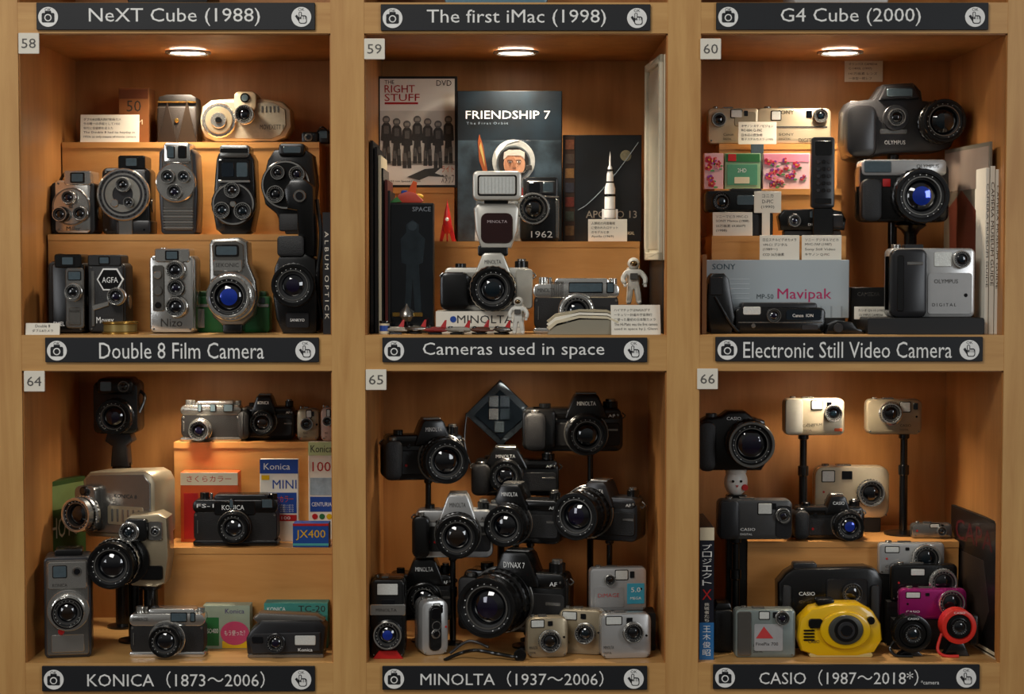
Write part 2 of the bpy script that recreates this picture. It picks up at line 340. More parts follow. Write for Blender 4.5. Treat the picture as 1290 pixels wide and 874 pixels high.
def rf(x0,yt,x1,yb,lx,ly,R,Ln,Y,sup,top=None,mid=None,label='KONICA',name='rangefinder_camera',yaw=0,dep=28,ring=None,glass=None,barrel=None,win=None,pole=None):
    top=top or S;mid=mid or L
    b=B(name,(x0+x1)/2,None if pole is not None else yb,Y,sup,yaw=yaw);w=x1-x0;h=yb-yt
    b.box(x0+1,yt+.3*h,x1-1,yb-.08*h,1,dep-1,mid,8,1)
    b.box(x0,yt+.1*h,x1,yt+.36*h,0,dep,top,7,2); b.box(x0+.25*w,yt,x1-.12*w,yt+.2*h,1,dep-2,top,4,2)
    b.box(x0,yb-.11*h,x1,yb,0,dep,top,5,1.5)
    for wx,ww in win or((.72,.14),(.5,.08),(.3,.05)):
        b.box(x0+wx*w-1,yt+.07*h,x0+(wx+ww)*w+1,yt+.27*h,-1.2,1,K,1.5,.5); b.box(x0+wx*w,yt+.09*h,x0+(wx+ww)*w,yt+.25*h,-1.7,-.8,GW,1,.3)
    b.T(label,x0+.05*w,yt+.18*h,x0+.25*w,yt+.25*h,-.4,INK if top!=K else WT)
    b.vcyl(x0+.12*w,dep/2,.055*w,yt-.02*h,yt+.12*h,top,36,.6,.05); b.vcyl(x1-.07*w,dep/2,.05*w,yt+.0*h,yt+.12*h,top,36,.6,.05); b.vcyl(x0+.2*w,dep/2,2.2,yt-.01*h,yt+.12*h,S2)
    b.screw(x0+4,yt+.4*h,1,1.6); b.screw(x1-4,yt+.4*h,1,1.6)
    b.box(x0+.05*w,yt+.5*h,x0+.055*w+1,yt+.75*h,-.4,1.5,S2,.3,.1)
    b.cyl(lx,ly,R*1.15,-3,1,top,36); b.lens(lx,ly,R,Ln,-2,barrel or top,ring or S,glass)
    if pole is not None:b.pole(pole,yb-1,3.6,12,dep/2)
    return b
def comp(x0,y0,x1,y1,lx,ly,R,Ln,Y,sup,m=None,panel=None,label='CASIO',name='compact_camera',yaw=0,dep=24,flash=None,vf=None,r=7,ring=None,glass=None,lx0=None,pole=None,barrel=None,ink=None,cd=None):
    m=m or SP_
    b=B(name,(x0+x1)/2,None if pole is not None else y1,Y,sup,yaw=yaw);w=x1-x0;h=y1-y0
    b.box(x0,y0+1,x1,y1,0,dep,m,r,3)
    b.prism(rr(x0-.15,y0+.85,x1+.15,y1,r),dep*.47,dep*.53,S2 if m!=K else G2,.05)
    if panel: b.box(x0+.03*w,y0+.08*h,x0+.24*w,y1-.05*h,-3,2,panel,5,1.6)
    f=flash or(.45,.08,.66,.28); b.box(x0+f[0]*w-1,y0+f[1]*h-1,x0+f[2]*w+1,y0+f[3]*h+1,-.9,1,K,1.5,.3); b.box(x0+f[0]*w,y0+f[1]*h,x0+f[2]*w,y0+f[3]*h,-1.5,0,FL,1,.4)
    v=vf or(.7,.1,.78,.25); b.box(x0+v[0]*w,y0+v[1]*h,x0+v[2]*w,y0+v[3]*h,-1.3,1,GL,1,.3)
    tx=lx0 if lx0 is not None else .3
    b.T(label,x0+tx*w,y1-.29*h,x0+(tx+.2)*w,y1-.22*h,-.3,ink or INK)
    b.T('DIGITAL',x0+tx*w,y1-.16*h,x0+(tx+.16)*w,y1-.11*h,-.3,ink or INK)
    b.vcyl(x0+.16*w,dep/2,.05*w,y0-1.5,y0+2,S2); b.box(x0+.3*w,y0-.8,x0+.5*w,y0+2,dep*.3,dep*.7,S2,.6,.3)
    b.cyl(x0+.9*w if lx<x0+.7*w else x0+.12*w,y0+.5*h,1.4,-.8,.5,RED if int(x0)%3==0 else K,10,.1)
    b.screw(x0+4,y1-4,0,1.1);b.screw(x1-4,y1-4,0,1.1)
    b.lens(lx,ly,R,Ln,0,barrel or S2,ring or S,glass,g=.56)
    if pole is not None:b.pole(pole,y1-1,4.5,24,dep/2)
    return b
def mov(x0,y0,x1,y1,Y,sup,lenses,turret=None,vf=None,body=None,plate=None,px=None,yaw=0,dep=50,name='cine_camera',r=5,tm=None,by=None,glass=None,ring=None):
    body=body or L;plate=plate or S
    b=B(name,(x0+x1)/2,y1 if by is None else by,Y,sup,yaw=yaw)
    b.box(x0,y0,x1,y1,4,dep,body,r+2,2.5)
    q=px or(x0+2,y0+2,x1-2,y1-2); b.box(q[0],q[1],q[2],q[3],-1,8,plate,r,1.5)
    for a,c_ in((q[0]+4,q[1]+4),(q[2]-4,q[1]+4),(q[0]+4,q[3]-4),(q[2]-4,q[3]-4)): b.screw(a,c_,-1,1.3)
    if vf:
        b.box(vf[0],vf[1],vf[2],vf[3],-3,dep-8,plate,3,1.2); mx=(vf[0]+vf[2])/2;my=(vf[1]+vf[3])/2;rr_=min(vf[2]-vf[0],vf[3]-vf[1])*.36
        b.box(mx-rr_*1.4,my-rr_,mx+rr_*1.4,my+rr_,-4,-2.4,K,1.5,.3);b.box(mx-rr_*1.1,my-rr_*.75,mx+rr_*1.1,my+rr_*.75,-4.6,-3.8,GW,1,.2)
    if turret:
        tx,ty,tr=turret; b.cyl(tx,ty,tr,-6,0,tm or S,44,1.2); b.lathe(tx,ty,[(tr*.97,-5.5),(tr*.97,-6.6),(tr*.9,-6.6),(tr*.9,-5.5)],S2); b.cyl(tx,ty,2.4,-8.5,-5,S2,14)
    for i,(lx,ly,R,Ln) in enumerate(lenses):
        b.cyl(lx,ly,R*1.12,-9,0,S2,30); b.lens(lx,ly,R,Ln,-7,S if i%2==0 else K,ring or S,glass)
    b.hcyl((y0+y1)/2+5,dep/2,9,x1-1,x1+1.5,S2)
    return b
# ================================================================ cubby 58
r1=riser(60,409,295,.12,.298,zU); r2=riser(78,402,179,.205,.298,r1)
card(101,142,175,177,.207,r2,['ダブル8は個人向け動画カメ','ラの唯一の手段として1950','年代に全盛期を迎えた','The Double 8 had its heyday in','1950s as only means of movie camera'],name='caption_card')
b=boxd('film_box',150,108,188,178,.235,r2,40,mt('#7a4a22',.5)); b.box(151,110,187,122,-.4,0,mt('#5b2e14',.5),.5,.1); b.T('50',160,124,178,138,-.3,INK); b.T('FILM',158,148,180,154,-.3,PC)
b=B('leather_camera_case',223,178,.222,r2); b.box(198,132,248,178,0,38,mt('#1c120a',.5,0,400,.3,.5),3,2)
b.prism([(198,134),(200,120),(210,117),(240,117),(247,121),(248,134)],2,36,mt('#120c08',.5),1.5)
b.prism([(224,178),(236,124),(248,178)],-2,1,mt('#2c2014',.4,.3),.3);b.prism([(200,178),(211,126),(223,178)],-1.5,1,mt('#241a12',.4,.3),.3);b.box(199,126,247,127.5,-1.2,2,GOLD,.5,.3); b.cyl(223,150,2.6,-2.5,0,GOLD,14)
# beige twin cine
b=B('cine_camera',310,180,.225,r2)
b.prism([(252,150),(255,134),(266,126),(295,124),(330,124),(356,128),(366,138),(367,160),(360,173),(345,179),(272,179),(258,172),(253,162)],0,40,CH,4)
b.prism([(258,152),(262,136),(275,129),(345,129),(360,138),(361,158),(354,170),(342,175),(276,175),(262,168)],-2,3,mt('#9c9482',.45,.3,300,.15,.4),1)
b.box(296,116,324,140,-6,34,CH,6,2); b.cyl(310,124,6,-8,-4,K);b.cyl(310,124,4.3,-9,-7,GW)
b.cyl(277,152,22,-6,0,S,44,1.4,.03); b.cyl(277,152,17,-8,-4,CH2); b.cyl(277,152,10,-10,-6,S); b.cyl(277,152,4,-12,-8,K)
for a in range(12): b.box(277+19*math.cos(a*.52)-.6,152+19*math.sin(a*.52)-.6,277+19*math.cos(a*.52)+.6,152+19*math.sin(a*.52)+.6,-6.5,-5.8,INK,.1,.1)
b.lens(310,145,12,14,-2,S,S,GL); b.T('MOVEXETT II',328,157,358,163,-2.4,INK); b.T('AGFA',268,136,286,139,-6.4,INK)
for i in range(5): b.box(330+i*5,134,332+i*5,142,-2.6,-1.8,S2,.5,.2)
b=B('pocket_viewfinder',396,178,.222,r2); b.box(380,164,400,178,0,22,K,3,1.5); b.cyl(389,171,5,-4,0,S2);b.cyl(389,171,3.4,-5,-3,GL); b.box(400,160,414,178,4,26,G,3,1.5); b.box(402,163,412,172,3,5,GW,1,.3); b.tube([(398,6,166),(406,-2,158),(416,8,166)],1,K)
# row 2
b=mov(63,228,119,294,.14,r1,[(90,248,8.5,12),(80,269,9,14),(104,268,9,10)],(91,259,24),(82,214,116,232),px=(70,226,114,292)); b.T('Miller',84,284,102,289,-1.4,INK); b.tube([(66,30,232),(74,34,216),(84,30,218)],2,K)
b=mov(128,206,188,290,.145,r1,[],None,(150,191,184,208),body=K,plate=K,dep=46)
b.cyl(157,240,33,-8,0,S,56,1.6); b.lathe(157,240,[(30,-7.5),(30,-9),(27,-9),(27,-7.5)],G2); b.lathe(157,240,[(22,-7.5),(22,-10),(13,-10),(13,-7.5)],mt('#a9a69c',.3,.8,200,.1)); b.cyl(157,240,24.5,-8.8,-7,G2,44)
b.lens(158,228,9,8,-8,S,S,GL); b.lens(165,250,6.5,7,-8,K,S,GL);b.cyl(147,251,5,-12,-8,S)
for a in range(24): b.cyl(157+28.5*math.cos(a*.262),240+28.5*math.sin(a*.262),.9,-9.6,-8.8,K,8,.1)
b.box(146,272,190,290,-2,44,G,3,2); b.box(150,268,168,292,-5,4,S2,2,1)
b=B('cine_camera',223,293,.14,r1)
b.prism([(201,190),(206,184),(240,184),(247,192),(249,240),(247,290),(243,293),(207,293),(203,290),(200,240)],0,46,G2,3); b.prism([(205,194),(209,188),(238,188),(243,194),(245,240),(243,288),(208,288),(205,240)],-2,2,G3,1)
b.box(208,178,241,204,-5,38,S,4,1.6);b.box(212,182,222,198,-6.5,-4,K,2,.5);b.box(213,183,221,197,-7,-6,GW,1,.3);b.box(226,182,237,198,-6.5,-4,K,2,.5);b.box(227,184,236,196,-7,-6,GL,1,.3)
b.cyl(223,228,25,-7,0,S,48,1.2); 
for x,y,r in((214,221,9),(234,221,8),(222,240,10)): b.lens(x,y,r,9,-6,S2,S,GL)
for i in range(8): b.box(206,259+i*3.5,244,261+i*3.5,-3,-1,S if i%2 else S2,.6,.3)
b=B('cine_camera',295,294,.14,r1)
b.prism([(273,200),(276,192),(316,192),(320,200),(322,260),(316,290),(310,294),(280,294),(272,288),(268,262)],0,46,K,3); b.box(278,182,315,198,-4,38,S2,4,1.5); b.box(279,186,314,192,-5,-3.4,K,1,.3);b.box(276,200,316,226,-4,4,K,2,1); b.box(280,204,296,222,-5,-3,DIM,2,.5);b.box(299,204,313,222,-5,-3,GW,2,.5)
b.box(276,226,316,229,-5,0,S,1,.4); b.cyl(295,256,28,-6,0,G,48,1.4,.02); b.lathe(295,256,[(26,-5.5),(26,-7.4),(24,-7.4),(24,-5.5)],S)
for x,y,r in((295,239,10),(282,264,10.5),(308,265,11)): b.lens(x,y,r,12,-6,K,S,GL)
b.cyl(295,256,4,-10,-5,S)
b=B('cine_camera',364,294,.14,r1)
b.prism([(338,200),(346,188),(380,184),(394,194),(398,230),(394,262),(396,292),(360,294),(348,268),(334,256),(330,232)],0,46,K,3); b.box(352,180,385,196,-4,38,K,5,2); b.box(358,184,380,192,-5,-3,GW,2,.4)
b.cyl(361,232,31,-6,0,K,48,1.5); b.lathe(361,232,[(30,-5.5),(30,-7.5),(28,-7.5),(28,-5.5)],S)
for x,y,r,g_ in((352,217,9,GL),(376,219,10,GP),(349,244,11,GL),(373,246,10.5,GB)): b.lens(x,y,r,10,-6,K,S,g_)
b.box(352,268,384,290,-5,3,L,3,1.5)
# row 1
b=mov(60,328,106,419,.045,zU,[(96,366,10,12)],None,(70,319,104,336),body=L,plate=K,px=(66,330,106,417),dep=50)
b.box(84,336,107,412,-4,0,S2,4,1); b.box(87,340,104,352,-5,-3,K,2,.5);b.box(88,341,103,351,-5.6,-4.6,GW,1,.3); b.lens(95,368,10,10,-4,S,S,GL); b.box(88,386,103,408,-5,-3,G3,2,.6);b.T('MAGAZINE',89,389,102,392,-5.4,INK)
b.lathe(71,0,[(2,300+18),(6,319),(7,326),(5,331)],K,20,'z',25); b.T('EMEL',68,404,82,409,-1.4,WT)
b=mov(110,330,158,419,.05,zU,[],None,(112,320,154,334),body=L,plate=L,dep=50)
b.prism([(140-17,351),(140-9,337),(140+9,337),(140+17,351),(140+9,365),(140-9,365)],-3,1,WT,.6); b.prism([(140-15,351),(140-8,339),(140+8,339),(140+15,351),(140+8,363),(140-8,363)],-3.5,-2.5,K,.3); b.T('AGFA',130,348,150,355,-3.7,WT)
b.lens(149,372,11,14,-1,S,S,GL); b.prism([(116,384),(138,378),(138,384),(118,390)],-3,0,S,.6); b.T('Movex',122,398,144,406,-1.6,WT); b.box(116,340,120,410,-2.5,0,S2,1,.5)
b=B('film_reel',147,420,.018,zU); b.vcyl(147,22,23,404,407,GOLD,40);b.vcyl(147,22,21,407,417,mt('#8f7d4a',.4,.5),40);b.vcyl(147,22,23,417,420,GOLD,40)
b=mov(188,322,246,420,.045,zU,[(224,340,11.5,13),(224,362,10.5,9),(225,386,13,15)],None,(196,313,240,330),body=S2,plate=S,px=(190,322,244,418),dep=44)
b.T('Nizo',203,401,230,411,-1.5,INK); b.box(193,334,208,392,-2.4,0,G3,3,.8); b.cyl(200,346,5,-5,-1,S);b.cyl(200,366,6,-5,-1,S2,30,.6,.05);b.cyl(200,384,4,-4,-1,K);b.lathe(203,0,[(5,312),(5,322)],S,20,'z',20)
card(32,407,75,422,.006,zU,['Double 8','ダブル8カメラ'],tilt=10)
b=B('compact_camera',295,418,.085,zU); b.box(247,372,340,418,0,26,GRN,5,2); b.box(248,382,339,386,-1.2,1,S,1,.4); b.box(250,366,336,376,1,24,mt('#174a22',.45),4,2); b.box(322,374,334,381,-1.4,1,GW,1,.3);b.box(252,388,258,412,-1,1,S,1,.3)
b=B('cine_camera',292,419,.04,zU)
b.prism([(264,306),(268,300),(300,298),(312,304),(313,330),(322,352),(324,374),(318,396),(306,408),(280,408),(268,398),(264,380)],0,42,S2,4); b.prism([(268,308),(272,303),(298,302),(308,307),(309,334),(300,342),(270,346)],-3,3,G3,1.2)
b.box(272,307,302,322,-5,-2,K,3,.6);b.box(274,309,300,320,-5.8,-4.6,GW,2,.4);b.box(270,326,306,340,-4.5,-2,S,2,.6);b.T('SEKONIC',273,330,302,335,-4.8,INK)
b.cyl(292,372,31,-8,0,S,48,1.5); b.lens(292,372,27,20,-6,S,S,GB,g=.64); b.box(280,404,304,419,4,36,K,3,1.5)
for q in(270,314): b.cyl(q,352,3,-6,-1,S2,14)
b=B('cine_camera',372,419,.045,zU)
b.prism([(346,336),(352,322),(384,318),(398,326),(400,380),(399,416),(394,419),(356,419),(348,400),(344,372)],0,48,K,3); b.prism([(358,238),(366,226),(384,225),(395,234),(397,300),(396,322),(376,322),(374,264),(362,262)],6,40,K,3)
b.box(350,296,384,322,-3,36,L,5,2); b.lens(371,358,27,16,-2,K,K,GP,g=.5); b.cyl(378,246,8,2,8,S2);b.cyl(378,246,5,0,3,GL); b.box(360,392,390,412,-3,2,G,3,1);b.T('SANKYO',366,400,384,403.5,-3.4,WT)
b.tube([(398,20,250),(404,10,300),(400,0,350),(404,10,400)],2.5,K)
b=boxd('photo_book',407,266,417,419,.03,zU,150,G2); b.T('A L B U M  O P T I C K',409.5,290,414.5,400,-.3,PW,rot=True)
# ================================================================ cubby 59
r1=riser(494,806,304,.15,.298,zU); r2=riser(487,572,236,.225,.298,r1)
b=boxd('dvd_case',476,96,576,235,.226,r2,14,K2,tilt=0)
b.box(479,99,573,232,-.6,0,mt('#e4dfd4',.4,0,30,.05,0,.3),.5,.1); b.box(485,128.5,527,131,-1,-.5,RED,.3,.1);b.T('THE',485,101,497,105.5,-1.2,INK);b.T('RIGHT',485,107,523,116.5,-1.2,RED);b.T('STUFF',485,118,529,127,-1.2,RED);b.T('DVD',550,101,569,108,-1.2,INK)
b.box(479,139,573,207,-.8,-.5,mt('#c9c4b8',.5,0,40,.2),.3,.1); b.box(479,202,573,207,-.9,-.6,mt('#8d887e',.5,0,80,.3),.3,.1)
sg=mt('#34322f',.6,0,500,.5); sg2=mt('#5c5954',.6,0,500,.4)
for i in range(7):
    x=487+i*13; y=146+(i%3)*3
    b.prism([(x-3,y+8),(x-6,y+12),(x-7,y+30),(x-4,y+31),(x-5,y+44),(x-5.5,y+59),(x-.7,y+59),(x,y+38),(x+.7,y+59),(x+5.5,y+59),(x+5,y+44),(x+4,y+31),(x+7,y+30),(x+6,y+12),(x+3,y+8)],-1.2,-.7,sg,.1)
    b.box(x-3,y+12,x+3,y+22,-1.5,-1.1,sg2,1,.1);b.box(x-5,y+40,x-1,y+50,-1.5,-1.1,sg2,1,.1);b.box(x+1,y+38,x+5,y+46,-1.5,-1.1,sg2,1,.1)
    b.cyl(x,y+4,4.8,-1.3,-.7,sg2,16,.1); b.box(x-3,y+2,x+3,y+6,-1.6,-1.2,mt('#8f8a80',.5),1.2,.1)
b.prism([(513,222),(535,212),(556,210),(548,217),(562,222),(540,221),(528,226)],-1.4,-.7,mt('#3a3a36',.5),.2); b.T('ライト',556,208,572,216,-1.2,ORG);b.T('スタッフ',556,218,572,230,-1.2,INK);b.T('PG 193 min Special Edition',484,226,530,229,-1.2,INK)
# friendship book
def cover(h1,h2,sc):
    m=mt(h1,.4,0,sc,.1,0,.2,name='cover_'+h2.strip('#')).copy(); nt=m.node_tree; mx=[n for n in nt.nodes if n.type=='MIX'][0]; mx.inputs[6].default_value=lin(h1); mx.inputs[7].default_value=lin(h2)
    n=[n for n in nt.nodes if n.type=='TEX_NOISE'][0]; n.inputs['Detail'].default_value=6
    cr=nt.nodes.new('ShaderNodeMapRange'); cr.inputs[1].default_value=.4; cr.inputs[2].default_value=.68; nt.links.new(n.outputs['Fac'],cr.inputs[0]); nt.links.new(cr.outputs[0],mx.inputs[0]); return m
b=boxd('astronaut_book',576,114,708,303,.2,r1,12,mt('#080c0e',.4,0,14,.5))
b.box(577,115,707,302,-.5,0,cover('#080c10','#16242e',16),.3,.1)
b.box(577,176,707,302,-.7,-.4,cover('#10181e','#3c4c56',26),.3,.1)
b.T('FRIENDSHIP 7',587,139,693,149,-1,WT)
su=cover('#4c5458','#a0a8aa',60)
b.prism([(600,250),(612,236),(624,225),(668,225),(684,238),(696,262),(700,302),(598,302)],-1,-.5,su,.1)
for q in((612,240,624,300),(672,240,684,300)): b.tube([(q[0],-1.2,q[1]),((q[0]+q[2])/2,-1.2,270),(q[2],-1.2,q[3])],1,G2,6)
b.cyl(647,202,27,-1.6,-.6,cover('#8c8e8a','#c2c2bc',40),40,.2); b.prism([(624,190),(630,181),(640,176),(654,176),(640,180),(630,190),(626,202)],-2,-1.4,mt('#deded8',.5),.1)
b.lathe(647,204,[(21.5,-1.7),(21.5,-2.3),(19.5,-2.3),(19.5,-1.7)],mt('#4c5254',.4)); b.cyl(647,204,19.6,-2,-1.3,mt('#1c1816',.4),40,.1)
b.prism(ell(648,206,13.5,16),-2.4,-1.8,SKIN,.2); b.prism(ell(643,207,7,14),-2.5,-1.9,mt('#a06c4c',.6),.1); b.prism([(634,200),(635,191),(641,188),(655,188),(661,191),(661,200),(656,195),(640,195)],-2.7,-2.2,mt('#b8b0a4',.6),.1)
b.prism([(636,214),(642,222),(652,222),(658,214),(656,220),(650,224),(644,224),(638,220)],-2.7,-2.2,mt('#8c5c40',.6),.1)
for q in(-5.5,5.5):
    b.prism(ell(648+q,203,2.1,1,12),-3,-2.3,mt('#cfc8bc',.6),.1); b.cyl(648+q,203,1,-3.3,-2.9,INK,10,.1); b.box(644.8+q,200.2,651.2+q,201.2,-3,-2.3,mt('#4a2e1e',.6),.3,.1)
b.prism([(647.3,203),(648.7,203),(650.5,210),(645.5,210)],-3,-2.3,mt('#94603f',.6),.1); b.prism([(642.5,214.3),(648,213.5),(653,214.3),(648,216.6)],-3,-2.3,mt('#7a342a',.6),.1); b.box(662,207,670,213,-3,-2,INK,1,.2); b.tube([(664,-2.6,212),(660,-3,216),(655,-3,217)],.7,INK,6)
b.prism([(602,178),(604,168),(609,184),(614,214),(611,222),(604,202)],-1.1,-.8,mt('#8c4418',.5),.1); b.prism([(604,184),(606,178),(609,192),(611,210)],-1.4,-1,mt('#b09a58',.5),.1); b.prism([(656,236),(670,230),(676,266),(661,268)],-1.2,-.9,mt('#8c2420',.5),.1); b.box(624,240,640,252,-1.3,-.9,mt('#b08a40',.4,.4),1,.1)
b.T('T h e  F i r s t  O r b i t',588,153,640,156,-1,mt('#7f8f98',.5))
# apollo book
b=boxd('space_mission_book',709,168,808,302,.205,r1,14,K2); b.box(710,169,807,301,-.4,0,cover('#040506','#10161c',14),.3,.1)
b.box(711,170,724,300,-.7,-.3,mt('#2c1c10',.4,0,200,.7),.3,.1)
for i in range(7): b.box(712,174+i*18,723,186+i*18,-1,-.6,mt(['#5a3420','#3a3028','#70502a','#2c2c34','#5a241a','#303830','#5c482c'][i],.4,0,300,.6),.4,.1)
arc=[(728+i*7.6,262-(i*7.6)**1.32*.28) for i in range(11)]; b.tube([(x,-.8,y) for x,y in arc],.6,mt('#5a6a74',.4),6); b.cyl(788,194,7,-1,-.4,mt('#6c6850',.5,0,400,.5),24,.1)
b.T('APOLLO 13',738,263,802,272,-.8,mt('#8a8478',.4)); b.T('UNIVERSAL',780,289,799,293,-.8,PC)
# rocket
b=B('model_rocket',769,303,.165,r1)
b.lathe(769,0,[(0,189),(.8,196),(1.2,207),(2.6,209),(4.2,220),(4.4,228),(6.6,236),(6.8,262),(7.6,264),(7.6,273),(6,275)],WT,24,'z',14)
for y0,y1 in((212,214),(227,229),(243,246),(262,265)): b.lathe(769,0,[(7.1 if y0>235 else 4.8,y0),(7.1 if y0>235 else 4.8,y1)],K,24,'z',14)
for a in range(4): b.box(769+[-10,5,-1,-1][a],262,769+[-5,10,1,1][a],275,13,15,WT,.5,.3)
b.box(760,275,778,303,6,24,K,2,1)
card(741,275,790,303,.158,r1,['人類初の月面着陸','に使われたロケット','のモデルと本','Apollo (1969)'],tilt=2)
# 1962 instant camera
b=B('vintage_camera',680,303,.165,r1); b.box(655,246,705,303,0,30,K,5,2); b.box(659,222,703,250,3,28,K,4,2); b.box(663,227,700,243,1.5,4,G2,2,.6);b.box(666,229,680,241,.6,2,GL,1.5,.3);b.box(684,229,697,241,.6,2,GW,1.5,.3)
b.lens(672,262,20,14,0,K,S,GL); b.T('1962',669,290,696,298,-.5,WT); b.box(700,250,704,298,-1.5,1,S2,1,.3); b.box(656,246,704,248,-1,1,S2,.5,.3)
b=B('toy_rocket',563,303,.16,r1); b.lathe(563,0,[(0,249),(1,256),(3.5,266),(5.5,278),(6,288),(4,292)],RED,20,'z',12); b.prism([(553,303),(557,282),(563,278),(569,282),(574,303),(569,303),(566,293),(560,293),(557,303)],10,14,RED,.5); b.cyl(563,275,2.4,5,8,WT,14); b.prism([(10,278),(18,303),(14,303),(8,290)],562,564,RED,.2,axis='x')
# SPACE book + toy on it
b=boxd('space_book',491,255,546,418,.075,zU,40,K2); b.box(493,257,545,416,-.5,0,mt('#0a0e12',.18,0,25,.6,0,.6),.3,.1); b.T('SPACE',520,260,543,265.5,-.9,mt('#7a8086',.4))
sm_=mt('#232c31',.3,.3,60,.6)
b.prism([(512,282),(520,276),(528,282),(528,292),(536,300),(533,330),(528,332),(530,368),(531,398),(523,398),(520,350),(517,398),(509,398),(511,366),(512,332),(506,330),(505,300),(512,292)],-.8,-.4,sm_,.1); b.cyl(520,284,6,-1.2,-.7,mt('#3c464c',.2,.4),20,.1)
zS=P(518,255,.075).z
b=B('toy_space_shuttle',515,254.5,.08,zU); b.loc.z=zS+.0002
b.prism([(498,254),(502,244),(514,240),(524,243),(533,252),(530,255),(500,255)],4,14,mt('#b8402c',.5),1.5); b.prism([(512,243),(520,227),(525,229),(523,245)],8,10,ORG,.5); b.prism([(500,247),(490,255),(506,254)],2,18,mt('#3c7c3c',.5),.5); b.ball(527,247,9,6,4,4,mt('#d8a828',.5)); b.box(505,239,513,245,5,13,BLU,2,1)
# albums left
b=B('magazine_stack',476,None,.05,zU)
for i,(a,t,m_) in enumerate(((467,178,K2),(472,186,G),(476.5,196,PC),(479,212,K),(484,226,mt('#501410',.4)),(487,240,K2))): b.box(a,t,a+3.6,b.by,i*4,120,m_,.3,.2)
# SLR with flash on box
b=boxd('camera_box',549,391,660,419,.05,zU,62,PW); b.T('MINOLTA',576,396,646,406,-.3,mt('#30302e',.6)); b.cyl(571,401,4,-.7,0,BLU,16,.1); b.box(549,410,660,412,-.4,0,mt('#b0b0a8',.5),.1,.1)
zB=zU+28*b.k
b=slr(557,318,672,391,621,363,27,22,.065,zB,body=SP_,top=mt('#c4c1b6',.3,.4,80,.05),label='MINOLTA',hw=.18,barrel=K,ring=K,glass=GL,lab=INK,grip=False)
b.box(555,342,592,390,-14,32,K,9,4); b.box(650,338,671,388,-4,2,mt('#b4b0a4',.35,.3),4,1.2);b.lathe(621,363,[(28.5,-8),(29.5,-9),(29.5,-14),(28.5,-15)],S,48,gear=.03)
b.box(602,308,640,322,2,26,K,3,1.5)
cf=mt('#c8c5bb',.3,.3,80,.05)
b.prism([(597,262),(602,256),(650,256),(654,262),(652,290),(644,312),(606,312),(599,290)],0,40,cf,4); b.box(606,268,646,306,-1.5,1,mt('#260c0c',.1,0,30,.3,0,1),8,.8); b.T('MINOLTA',614,277,639,280.5,-1.9,mt('#b0a0a0',.4))
b.box(610,250,640,262,4,36,K,3,1); b.box(596,216,657,252,-14,38,cf,6,3); b.box(602,221,651,247,-15.5,-13,K,3,.8); b.box(604,223,649,245,-16.5,-14.5,FL,2,.8)
for i in range(10): b.box(606+i*4.4,224,606.6+i*4.4,244,-16.8,-16.2,mt('#a8aaa4',.3),.2,.1)
# hi-matic
b=rf(672,347,780,417,726,388,20,16,.04,zU,top=S,mid=L,label='MINOLTA',dep=30,win=((.42,.38),(.86,.07)),ring=S,glass=GC); b.box(717,356,758,364,-2.6,-1.4,GW,1,.3)
for i in range(9): b.box(694+i*1.8,351,695+i*1.8,371,-.6,.2,G3,.2,.1)
# pamphlet
b=B('folded_pamphlet',734,421,.012,zU,tilt=0); 
for i,m_ in enumerate((PC,PW,mt('#a89c80',.6))):
    b.prism([(689,412-i*4),(700,403-i*4),(730,397-i*4),(765,398-i*4),(779,404-i*4),(779,407-i*4),(765,401-i*4),(730,400-i*4),(702,407-i*4),(692,415-i*4)],-2+i*2,22,m_,.2)
b.prism([(690,421),(694,412),(730,402),(772,402),(779,408),(776,421)],0,22,mt('#8c8674',.5,0,30,.1),.5)
card(770,383,833,421,.01,zU,['ハイマチックはNASAがマ','ーキュリー計画の宇宙飛行','に使った最初の日本製カメラ','The Hi-Matic was the first camera','used in space by J. Glenn'],tilt=10,yaw=6)
# astronauts
def astro(px,by,h,Y,sup,yaw=0):
    b=B('astronaut_figurine',px,by,Y,sup,yaw=yaw); u=h/60.0; W=mt('#c8c6bc',.5,0,200,.1,.4)
    n=lambda x,d,y,r:(px+x*u,d*u,by-y*u,r*u)
    nodes=[n(0,0,28,6.5),n(0,0,36,7.5),n(0,0,43,6),n(-4,0,22,4.8),n(-5,-1,12,4.2),n(-6,0,3.2,3.8),n(-7,-4,1.8,2.8),n(4,0,22,4.8),n(6,-1,12,4.2),n(7,0,3.2,3.8),n(8,-4,1.8,2.8),n(-10,0,40,4),n(-14,-3,32,3.5),n(-11,-8,26,3),n(10,0,40,4),n(15,-3,33,3.5),n(14,-8,26,3),n(0,0,47,4)]
    b.skin(nodes,[(0,1),(1,2),(0,3),(3,4),(4,5),(5,6),(0,7),(7,8),(8,9),(9,10),(2,11),(11,12),(12,13),(2,14),(14,15),(15,16),(2,17)],W)
    b.ball(px,by-52*u,0,7.6*u,7.6*u,7.6*u,W); b.ball(px,by-52*u,-2.6*u,5.8*u,5*u,5.8*u,mt('#6a5020',.08,.8,20,.1,0,1))
    b.box(px-8*u,by-47*u,px+8*u,by-27*u,5*u,13*u,W,2*u,1.5*u); b.box(px-5*u,by-40*u,px+5*u,by-32*u,-9*u,-5*u,G3,1,.5)
    for s_,xx,yy,dd in((-1,-11,26,-8),(1,14,26,-8)):
        for f in range(4): b.tube([(px+(xx-1.5+f)*u,dd*u,by-(yy)*u),(px+(xx-1.5+f)*u,(dd-2.6)*u,by-(yy-1.2)*u),(px+(xx-1.5+f)*u,(dd-3.4+.3*f)*u,by-(yy-3.2)*u)],.55*u,W,6)
        b.tube([(px+(xx-s_*2)*u,dd*u,by-(yy+.5)*u),(px+(xx-s_*3.2)*u,(dd-2)*u,by-(yy)*u)],.6*u,W,6)
    return b
